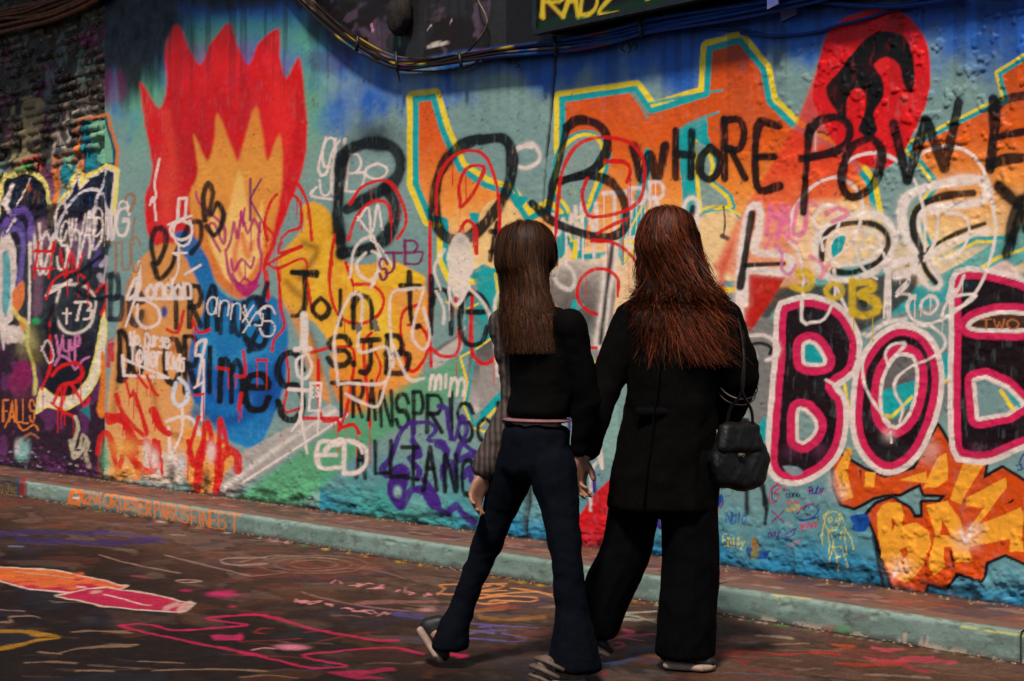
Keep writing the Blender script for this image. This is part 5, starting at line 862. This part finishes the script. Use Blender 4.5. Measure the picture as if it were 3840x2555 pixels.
def head_hulls(c, f, s=1.0):
    """head with nose, brow, lips, chin and ears; c centre, f facing direction"""
    f = f.normalized(); l = Vector((0, 0, 1)).cross(f); u = Vector((0, 0, 1)); yaw = math.atan2(f.y, f.x)
    g = lambda a, b, e: c+(f*a+l*b+u*e)*s
    H = [E(g(-.012, 0, .028), (.098*s, .076*s, .088*s), yaw), E(g(.012, 0, -.035), (.072*s, .062*s, .078*s), yaw), E(g(.045, 0, -.088), (.034*s, .034*s, .026*s), yaw)+E(g(.0, 0, -.06), (.06*s, .056*s, .03*s), yaw)]
    H += [E(g(.078, 0, .01), .008*s)+E(g(.103, 0, -.032), .0105*s)+E(g(.082, .012, -.036), .008*s)+E(g(.082, -.012, -.036), .008*s)]
    H += [E(g(.075, .03, .022), .012*s)+E(g(.08, -.03, .022), .012*s), E(g(.082, .016, -.062), .007*s)+E(g(.082, -.016, -.062), .007*s), E(g(.079, .014, -.073), .0075*s)+E(g(.079, -.014, -.073), .0075*s)]
    for q in (1, -1): H += [E(g(-.008, .077*q, -.008), (.016*s, .008*s, .028*s), yaw)]
    return H, [g(.072, .03, .004), g(.072, -.03, .004)]
def fabric(name, c, c2=None, rough=.85, scale=220, bump=.35, bd=.0015, sheen=.0):
    m = plain_mat(name, c, rough, .3, scale, bump, bd, .05, c2); b = m.node_tree.nodes['Principled BSDF']
    b.inputs['Sheen Weight'].default_value = sheen; return m
def hair_mat(name):
    m, N, L, b = new_mat(name); a_ = N.new('ShaderNodeAttribute'); a_.attribute_name = 'paint'
    L.new(a_.outputs['Color'], b.inputs['Base Color']); b.inputs['Roughness'].default_value = .6; b.inputs['Specular IOR Level'].default_value = .2
    return m
def hair(name, c, f, n, mat, parent, ends, curl, width, s=1.0, seed=1, tint=((24, 12, 6), (84, 46, 20))):
    """strands combed from the crown down over the head to points given by ends(direction, r)"""
    rnd = random.Random(seed); V, F, C, off = [], [], [], 0; t0_, t1_ = lin(tint[0]), lin(tint[1])
    f = f.normalized(); l = Vector((0, 0, 1)).cross(f)
    for k in range(n):
        while True:
            d = Vector((rnd.gauss(0, 1), rnd.gauss(0, 1), rnd.gauss(0, 1))).normalized()
            if d.z > -.15 and not (d.dot(f) > .55 and d.z < .55) and not (d.dot(f) > .8): break
        a, b = d.dot(f), d.dot(l); hd = f*a+l*b
        hd = hd.normalized() if hd.length > .05 else (l*rnd.choice((1, -1))-f*.4).normalized()
        if hd.dot(f) > .45: hd = (hd-f*(hd.dot(f)-.3)).normalized()
        sh = rnd.uniform(.97, 1.10)
        R0 = c+(f*(a*.103-.012)+l*b*.083+Vector((0, 0, d.z*.098+.026)))*s*sh
        eq = c+(f*(hd.dot(f)*.108-.014)+l*hd.dot(l)*.088)*s*sh*1.02+Vector((0, 0, -.02+rnd.uniform(-.02, .02)))
        pts_ = [R0]; z0_ = math.asin(max(-1, min(1, d.z)))
        for q_ in (.33, .66):
            z_ = z0_*(1-q_)+(-.2)*q_
            if z0_ > .3: pts_.append(c+(f*(hd.dot(f)*math.cos(z_)*.110-.014)+l*hd.dot(l)*math.cos(z_)*.090+Vector((0, 0, math.sin(z_)*.105+.026)))*s*sh)
        pts_.append(eq); pts_ += ends(hd, rnd, eq)
        p = np.array([list(q) for q in pts_]); p = smooth_line3(p, 4 if curl > .01 else 3)
        m = len(p); t = np.linspace(0, 1, m)
        if curl: 
            lk = int(math.atan2(hd.dot(l), hd.dot(f))*9)+31*int(d.z*4); r2 = random.Random(lk*7+seed); ph = r2.uniform(0, 6.28)+rnd.uniform(-.5, .5); fr = r2.uniform(6, 12); am = curl*r2.uniform(.6, 1.5)*sstep(.1, .6, t)
            A = np.array(l); p = p+am[:, None]*(np.sin(t*fr+ph)[:, None]*A+np.cos(t*fr+ph)[:, None]*np.array((f.x*.6, f.y*.6, .5)))
        T_ = np.gradient(p, axis=0); O_ = p-np.array((c.x, c.y, 0))*np.array((1, 1, 0)); O_[:, 2] = 0.15*np.sign(p[:, 2]-c.z); sd = np.cross(T_, O_); sd /= np.linalg.norm(sd, axis=1)[:, None]+1e-9
        w_ = (width*rnd.uniform(.6, 1.3)*(1-.8*t**3))[:, None]; v = np.stack([p-sd*w_, p+sd*w_], 1).reshape(-1, 3); q = [(2*i, 2*i+1, 2*i+3, 2*i+2) for i in range(m-1)]
        k_ = rnd.random()**1.6; C.append(np.repeat((t0_*(1-k_)+t1_*k_)[None], len(v), 0)*(.75+.5*np.repeat(t, 2))[:, None])
        V.append(v); F += [tuple(i+off for i in x) for x in q]; off += len(v)
    o = link_mesh(name, np.concatenate(V), F, mat, parent, colors=np.concatenate(C)); return o
def smooth_line3(p, k):
    out = []; n = len(p)
    for i in range(n-1):
        p0 = p[i-1] if i else 2*p[0]-p[1]; p1, p2 = p[i], p[i+1]; p3 = p[i+2] if i+2 < n else 2*p[-1]-p[-2]
        for t in np.arange(k)/k: out.append(.5*((2*p1)+(-p0+p2)*t+(2*p0-5*p1+4*p2-p3)*t*t+(-p0+3*p1-3*p2+p3)*t**3))
    out.append(p[-1]); return np.array(out)
def vp(x, y, Y): return at(x/.6138, y/.6138, Y)
def face_dir(a): return Vector((math.cos(R(a)), math.sin(R(a)), 0))
def shoe(parent, heel, toe, up, upper, solem, hgt=.075, w=.042, strap=None):
    """a shoe from heel to toe; heel and toe are points on the sole's underside"""
    d = (toe-heel); L = d.length; d.normalize(); up = (up-d*up.dot(d)).normalized(); s = d.cross(up)
    g = lambda a, b, e: heel+d*(a*L)+s*b+up*e
    sole = blob('sole', [E(g(.12, 0, .016), (.016,)*3)+E(g(.12, w*.62, .016), .015)+E(g(.12, -w*.62, .016), .015)+E(g(.5, w*.7, .014), .013)+E(g(.5, -w*.7, .014), .013), E(g(.5, w*.7, .014), .013)+E(g(.5, -w*.7, .014), .013)+E(g(.76, w*.95, .014), .013)+E(g(.76, -w*.85, .014), .013)+E(g(.94, 0, .016), .013)+E(g(.9, w*.5, .015), .013)+E(g(.9, -w*.5, .015), .013)], .005, solem, parent, 4)
    b = blob('upper', [E(g(.13, 0, .05), (.036, .034, .03))+E(g(.17, 0, hgt+.015), (.034, .032, .02))+E(g(.4, 0, .05), (.04, .034, .032)), E(g(.4, 0, .055), (.036, .032, .034))+E(g(.75, 0, .035), (.032, w*.9, .024))+E(g(.88, 0, .03), (.024, w*.7, .02))], .005, upper, parent, 5)
    for a in (.42, .5, .58): 
        z = .094-(a-.4)*.14; v, q = tube([g(a, -.028, z-.018), g(a, 0, z), g(a, .028, z-.018)], .004, 5); link_mesh('lace', v, q, solem, b)
    return b
skin = plain_mat('skin', (138, 98, 78), .5, .08, 30, .1, .001, .4); eye_m = plain_mat('eye', (30, 22, 18), .2, .2, 30, 0)
black_knit = fabric('black_knit', (4, 4, 4), (8, 7, 7)); denim = fabric('dark_denim', (4, 6, 10), (11, 15, 24), .85, 260)
black_wool = fabric('black_wool', (3, 3, 3), (8, 6, 5), .9, 120); black_cloth = fabric('black_trouser', (3, 3, 5), (7, 7, 10), .85, 200)
stripe, Nn, Ll, bb = new_mat('striped_sleeve')
wv = Nn.new('ShaderNodeTexWave'); wv.wave_type = 'BANDS'; wv.bands_direction = 'X'; wv.inputs['Scale'].default_value = 16; wv.inputs['Distortion'].default_value = 2.5; wv.inputs['Detail'].default_value = 2
gg = Nn.new('ShaderNodeNewGeometry'); Ll.new(gg.outputs['Position'], wv.inputs['Vector']); cr_ = Nn.new('ShaderNodeValToRGB'); cr_.color_ramp.elements[0].color = (*lin((26, 19, 18)), 1); cr_.color_ramp.elements[1].color = (*lin((72, 57, 53)), 1)
Ll.new(wv.outputs[0], cr_.inputs[0]); Ll.new(cr_.outputs[0], bb.inputs['Base Color']); bb.inputs['Roughness'].default_value = .9
light_sole = plain_mat('light_sole', (140, 118, 104), .6, .15, 40); dark_shoe = plain_mat('dark_shoe', (16, 15, 17), .55, .3, 60); beige_shoe = plain_mat('beige_shoe', (96, 74, 62), .65, .3, 50); black_shoe = plain_mat('black_shoe', (14, 12, 13), .5, .3, 60)

# ---------------- left person: straight brown hair, black top, flared jeans
FA = face_dir(42); lA = Vector((0, 0, 1)).cross(FA); yA = R(42)
pA = empty('person', tuple(floor_at(1225/.6138, 2500))); tag(pA, 'person with long straight brown hair, black top and dark flared jeans, walking at left', 'person', 'two people walking arm in arm')
hA = vp(1218, 592, 5.06); pel = vp(1232, 1015, 5.05); chest = vp(1252, 800, 5.05); neck = vp(1226, 690, 5.06)
shL = chest+lA*.145+Vector((-.035, 0, .085)); shR = chest-lA*.145+Vector((-.01, 0, .075))
elL = vp(1188, 925, 5.16); hdL = vp(1112, 1090, 5.10); elR = vp(1352, 925, 4.98); hdR = vp(1330, 1050, 5.03)
hpL = pel+lA*.085+Vector((0, 0, -.05)); hpR = pel-lA*.085+Vector((0, 0, -.05))
knL = vp(1112, 1275, 5.20); anL = vp(1036, 1468, 5.22); knR = vp(1306, 1288, 4.92); anR = vp(1322, 1496, 4.93)
toeL = floor_at(1640, 2500)+Vector((.01, 0, .005)); heelL = vp(955, 1446, 5.26)
toeR = floor_at(1345/.6138, 2572)+Vector((0, 0, .004)); heelR = floor_at(1240/.6138, 2586)+Vector((0, 0, .004))
Hd, eyes = head_hulls(hA, FA)
body = Hd+chain(E(hA+Vector((-.01, 0, -.06)), .05), E(neck, .05), E(chest+Vector((0, 0, .09)), (.07, .12, .05), yA), E(chest, (.085, .125, .09), yA), E(vp(1240, 920, 5.05), (.070, .10, .07), yA), E(pel, (.078, .105, .07), yA))
body += chain(E(shL, .045), E(elL, .035), E(hdL, .024))+chain(E(shR, .045), E(elR, .035), E(hdR, .024))+chain(E(hpL, .060), E(knL, .040), E(anL, .030))+chain(E(hpR, .060), E(knR, .040), E(anR, .030))
body += chain(E(anL, .03), E(heelL+(toeL-heelL)*.3+Vector((.02, 0, .03)), .026), E(toeL+Vector((-.02, 0, .035)), .018))+chain(E(anR, .03), E(anR*.5+toeR*.5+Vector((0, 0, 0)), .026), E(toeR+Vector((-.03, 0, .03)), .018))
body += hand_hulls(hdL, (hdL-elL)+Vector((0, 0, -.1)), FA, 1, True)+hand_hulls(hdR, Vector((-.1, .05, -1)), FA, 1, False)
bo = blob('body', body, .0065, skin, pA, 3)
for e in eyes: blob('eye', [E(e, .011)], .003, eye_m, pA, 0)
blob('top', chain(E(neck+Vector((.005, 0, -.02)), (.062, .066, .03), yA), E(chest+Vector((0, 0, .085)), (.085, .15, .05), yA), E(chest, (.105, .150, .10), yA), E(vp(1250, 905, 5.05), (.098, .130, .08), yA), E(vp(1240, 948, 5.05), (.104, .136, .04), yA))+chain(E(shR, (.062, .062, .06)), E(elR, .048), E(elR*.15+hdR*.85, .036)), .008, black_knit, pA, 6, folds(.008, 8, 14, 3))
blob('sleeve', chain(E(shL+Vector((-.004, 0, .0)), (.066, .066, .06)), E(shL*.45+elL*.55, .056), E(elL, .054), E(elL*.5+hdL*.5, .055), E(elL*.1+hdL*.9, .052)), .007, stripe, pA, 5, folds(.010, 10, 26, 8))['label'] = 'grey brown striped sleeve'
blob('belt', [E(vp(1236, 967, 5.05), (.112, .146, .013), yA)], .006, plain_mat('pink_belt', (120, 82, 84), .7, .2, 40), pA, 2)
def flare(c, n): return folds(.008, 9, 15, 12, .8)(c, n)
blob('jeans', chain(E(vp(1235, 990, 5.05), (.106, .138, .03), yA), E(vp(1232, 1040, 5.05), (.112, .148, .07), yA), E(pel+Vector((-.01, 0, -.09)), (.104, .144, .06), yA))+chain(E(hpL+Vector((-.012, 0, -.03)), .088), E((hpL+knL)*.5, .066), E(knL, .052), E(knL*.45+anL*.55, .047), E(anL*.85+knL*.15, .058), E(anL+Vector((.0, 0, -.03)), (.070, .066, .02)))+chain(E(hpR+Vector((0, 0, -.03)), .088), E((hpR+knR)*.5, .069), E(knR, .056), E(knR*.45+anR*.55, .058), E(anR*.8+knR*.2, .074), E(anR+Vector((.0, 0, -.06)), (.098, .088, .02))), .008, denim, pA, 5, flare)
sh = empty('shoe', tuple(heelL)); attach(sh, pA); shoe(sh, heelL, toeL, Vector((.75, 0, .6)), dark_shoe, light_sole); sh['label'] = 'dark trainer with a pale sole, heel lifted'
sh = empty('shoe', tuple(heelR)); attach(sh, pA); u_ = shoe(sh, heelR, toeR, Vector((0, 0, 1)), beige_shoe, light_sole)
for a_, z_, r_ in ((.05, .075, .009), (.16, .10, .008), (.02, .045, .007)):
    c_ = heelR+(toeR-heelR)*a_; v, f = tube([c_+Vector((.05, .036, z_-.02)), c_+Vector((.0, .034, z_)), c_+Vector((-.034, 0, z_)), c_+Vector((.0, -.042, z_)), c_+Vector((.06, -.046, z_-.03))], r_, 6); link_mesh('strap', v, f, plain_mat('strap_grey', (84, 70, 62), .7, .2), u_)
sh['label'] = 'beige shoe planted in front'
hmA = hair_mat('brown_hair'); dkA = plain_mat('brown_roots', (20, 10, 5), .6, .2)
bkA = -FA
def endsA(hd, rnd, eq):
    E_ = 815-75*rnd.random()**1.7; side = hd.dot(lA)*.95; back = max(-.2, hd.dot(bkA)); out = []
    for z, w_, bo_ in ((650, .098, .108), (705, .108, .122), ((705+E_)/2, .116, .135), (E_, .122, .138)):
        q = vp(1218+(z-590)*.16, z, 5.06); out.append(q+lA*side*w_+bkA*(bo_*(.35+.65*back)+.005)+Vector((rnd.gauss(0, .006), rnd.gauss(0, .006), 0)))
    return out
hoA = hair('hair', hA, FA, 5200, hmA, pA, endsA, .004, .0012, seed=11, tint=((18, 8, 3), (84, 46, 20)))
blob('hair_underlayer', [E(hA+bkA*.022+Vector((0, 0, .03)), (.098, .083, .094), yA), E(hA+bkA*.04+Vector((0, 0, -.0)), (.075, .082, .09), yA)+E(vp(1236, 700, 5.06)+bkA*.06, (.04, .085, .05), yA), E(vp(1236, 700, 5.06)+bkA*.06, (.04, .085, .05), yA)+E(vp(1248, 768, 5.06)+bkA*.09, (.025, .098, .03), yA)], .007, dkA, hoA, 4)

# ---------------- right person: auburn curls, long black coat, wide trousers
FB = face_dir(62); lB = Vector((0, 0, 1)).cross(FB); yB = R(62); bkB = -FB
pB = empty('person', tuple(floor_at(2600, 2505))); tag(pB, 'person with wavy auburn hair, long black coat and wide black trousers, walking at right', 'person', 'two people walking arm in arm')
D = 5.22
hB = vp(1540, 560, D+.02); nkB = vp(1548, 650, D); chB = vp(1560, 780, D); peB = vp(1535, 1010, D)
sL = chB+lB*.165+Vector((-.005, 0, .085)); sR = chB-lB*.165+Vector((0, 0, .075))
eL = vp(1392, 885, D+.02); dL = vp(1345, 1048, D-.14); eR = vp(1706, 868, D-.08); dR = vp(1668, 985, D+.10)
jL = peB+lB*.085+Vector((0, 0, -.05)); jR = peB-lB*.085+Vector((0, 0, -.05))
kL = vp(1442, 1270, D+.06); aL = vp(1360, 1452, D+.10); kR = vp(1590, 1285, D-.03); aR = vp(1578, 1480, D-.02)
heR = floor_at(1522/.6138, 2508)+Vector((0, 0, .004)); toR = floor_at(1648/.6138, 2520)+Vector((0, 0, .004))
heL = vp(1302, 1452, D+.12); toL = Vector((heL.x+.16, heL.y-.02, .006))
Hd, eyes = head_hulls(hB, FB, 1.05)
body = Hd+chain(E(hB+Vector((0, 0, -.06)), .052), E(nkB, .052), E(chB+Vector((0, 0, .09)), (.075, .13, .05), yB), E(chB, (.09, .135, .09), yB), E(vp(1545, 910, D), (.08, .12, .07), yB), E(peB, (.095, .14, .08), yB))
body += chain(E(sL, .048), E(eL, .037), E(dL, .025))+chain(E(sR, .048), E(eR, .037), E(dR, .025))+chain(E(jL, .075), E(kL, .05), E(aL, .034))+chain(E(jR, .075), E(kR, .05), E(aR, .034))
body += chain(E(aL, .03), E((heL+toL)*.5+Vector((0, 0, .045)), .024), E(toL+Vector((-.03, 0, .03)), .018))+chain(E(aR, .03), E((heR+toR)*.5+Vector((0, 0, .045)), .026), E(toR+Vector((-.04, 0, .03)), .018))
body += hand_hulls(dL, Vector((-.15, -.1, -1)), FB, 1, True)+hand_hulls(dR, Vector((-.3, .3, -.8)), FB, 1, False)
blob('body', body, .0065, skin, pB, 3)
for e in eyes: blob('eye', [E(e, .011)], .003, eye_m, pB, 0)
coat_h = chain(E(nkB+Vector((0, 0, -.02)), (.07, .075, .035), yB), E(chB+Vector((0, 0, .088)), (.10, .185, .055), yB), E(chB, (.130, .190, .11), yB), E(vp(1548, 900, D), (.130, .175, .09), yB), E(vp(1535, 1000, D), (.150, .190, .08), yB), E(vp(1524, 1090, D), (.165, .200, .06), yB), E(vp(1520, 1165, D), (.178, .212, .03), yB))
coat_h += chain(E(sL, (.078, .078, .07)), E(sL*.4+eL*.6, .072), E(eL, .064), E(eL*.5+dL*.5, .060), E(eL*.12+dL*.88, .056))+chain(E(sR, (.078, .078, .07)), E(sR*.4+eR*.6, .076), E(eR, .068), E(eR*.5+dR*.5, .060), E(eR*.15+dR*.85, .052))
coat = blob('coat', coat_h, .009, black_wool, pB, 6, folds(.014, 6, 9, 31))
def on_back(x, y, off): return vp(x, y, D)+bkB*off
v, f = tube([on_back(1556, 800, .150), on_back(1548, 900, .150), on_back(1538, 1000, .168), on_back(1530, 1090, .182), on_back(1528, 1180, .192)], .003, 5); link_mesh('back_seam', v, f, black_cloth, coat)
blob('half_belt', [E(on_back(1500, 945, .128), (.012, .012, .018))+E(on_back(1548, 945, .140), (.012, .03, .018), yB)+E(on_back(1596, 945, .128), (.012, .012, .018))], .005, black_cloth, coat, 3)
for a in (.50, .57):
    c = sR*(1-a)+eR*a if a < .45 else eR*(1-(a-.4)*1.6)+dR*(a-.4)*1.6; ax = (dR-eR).normalized()
    u = ax.cross(Vector((0, 1, 0))).normalized(); w_ = ax.cross(u); rr = .074 if a < .45 else .070
    v, f = tube([c+(u*math.cos(t)+w_*math.sin(t))*rr for t in np.linspace(math.pi*.0, math.pi*2, 25)], .0025, 5); link_mesh('cuff_stripe', v, f, plain_mat('stripe_white', (120, 106, 96), .7, .1), coat)
blob('trousers', chain(E(vp(1530, 1040, D), (.12, .165, .05), yB), E(peB+Vector((0, 0, -.08)), (.12, .165, .06), yB))+chain(E(jL+Vector((0, 0, -.03)), .108), E((jL+kL)*.5, .10), E(kL, .098), E(kL*.4+aL*.6, .092), E(aL+Vector((.01, 0, -.01)), (.096, .085, .02)))+chain(E(jR+Vector((0, 0, -.03)), .110), E((jR+kR)*.5, .108), E(kR, .108), E(kR*.4+aR*.6, .108), E(aR+Vector((.0, 0, -.04)), (.112, .098, .02))), .008, black_cloth, pB, 5, folds(.010, 8, 7, 41, .2))
sh = empty('shoe', tuple(heR)); attach(sh, pB); shoe(sh, heR, toR, Vector((0, 0, 1)), black_shoe, light_sole); sh['label'] = 'black laced shoe with a pale brown sole, planted in front'
sh = empty('shoe', tuple(heL)); attach(sh, pB); shoe(sh, heL, toL, Vector((.5, 0, .8)), black_shoe, light_sole)
hmB = hair_mat('auburn_hair'); dkB = plain_mat('auburn_roots', (26, 9, 3), .6, .2)
def endsB(hd, rnd, eq):
    side = hd.dot(lB); back = max(-.15, hd.dot(bkB)); out = []; L_ = 842-190*rnd.random()**1.2
    for z, w_, bo_ in ((640, .100, .10), (690, .125, .125), ((690+L_)/2, .142, .150), (L_, .150, .160)):
        q = vp(1544+(z-560)*.22*rnd.uniform(.7, 1.5), z, D); out.append(q+lB*side*w_*rnd.uniform(.7, 1.2)+bkB*(bo_*(.45+.55*back)+.01)+Vector((rnd.gauss(0, .014), rnd.gauss(0, .012), 0)))
    return out
hoB = hair('hair', hB, FB, 5200, hmB, pB, endsB, .022, .0014, 1.06, 23, ((16, 5, 1), (112, 47, 13)))
blob('hair_underlayer', [E(hB+bkB*.025+Vector((0, 0, .03)), (.108, .092, .102), yB), E(hB+bkB*.045, (.085, .092, .1), yB)+E(vp(1555, 670, D)+bkB*.075, (.05, .11, .05), yB), E(vp(1555, 670, D)+bkB*.075, (.05, .11, .05), yB)+E(vp(1570, 740, D)+bkB*.125, (.03, .135, .05), yB)], .007, dkB, hoB, 4, folds(.012, 22, 14, 50))
# ---------------- shoulder bag of the right person
bgc = vp(1700, 1045, D-.13); leather = plain_mat('bag_leather', (4, 4, 4), .55, .3, 40, .3, .003, .3)
bag = empty('handbag', tuple(bgc+Vector((0, 0, -.13)))); tag(bag, 'slouchy black leather handbag hanging at the hip of the person in the coat', 'bag')
def B(x, y, z, r): return E(bgc+FB*x*.5+Vector((x, y, z)), r)
blob('bag_body', [B(-.03, 0, .085, (.03, .03, .03))+B(.035, 0, .085, (.03, .03, .03))+B(-.07, 0, -.02, (.03, .045, .04))+B(.07, 0, -.02, (.03, .045, .04))+B(-.05, 0, -.085, (.035, .05, .03))+B(.05, 0, -.085, (.035, .05, .03))+B(0, 0, -.10, (.05, .05, .03))], .006, leather, bag, 6, folds(.020, 11, 9, 60))
blob('flap', [B(-.04, -.012, .09, (.028, .034, .022))+B(.045, -.012, .09, (.028, .034, .022))+B(-.05, -.040, .03, (.024, .014, .024))+B(.05, -.040, .03, (.024, .014, .024))], .005, leather, bag, 4, folds(.010, 14, 14, 62))
for x_ in (-.045, .05):
    q_ = [bgc+Vector((x_, -.01, .09)), bgc+Vector((x_*.8, -.03, .16)), vp(1708, 900, D-.20), vp(1712, 820, D-.20), vp(1700, 740, D-.14), vp(1672, 684, D-.06)]
    v, f = tube(smooth_line3(np.array([list(x) for x in q_]), 5), .0055, 6); link_mesh('strap', v, f, leather, bag)
v, f = tube([bgc+FB*0+Vector((-.012, -.062, .0)), bgc+Vector((.012, -.062, .0))], .008, 8); link_mesh('clasp', v, f, plain_mat('clasp_metal', (60, 52, 40), .4, .1), bag)
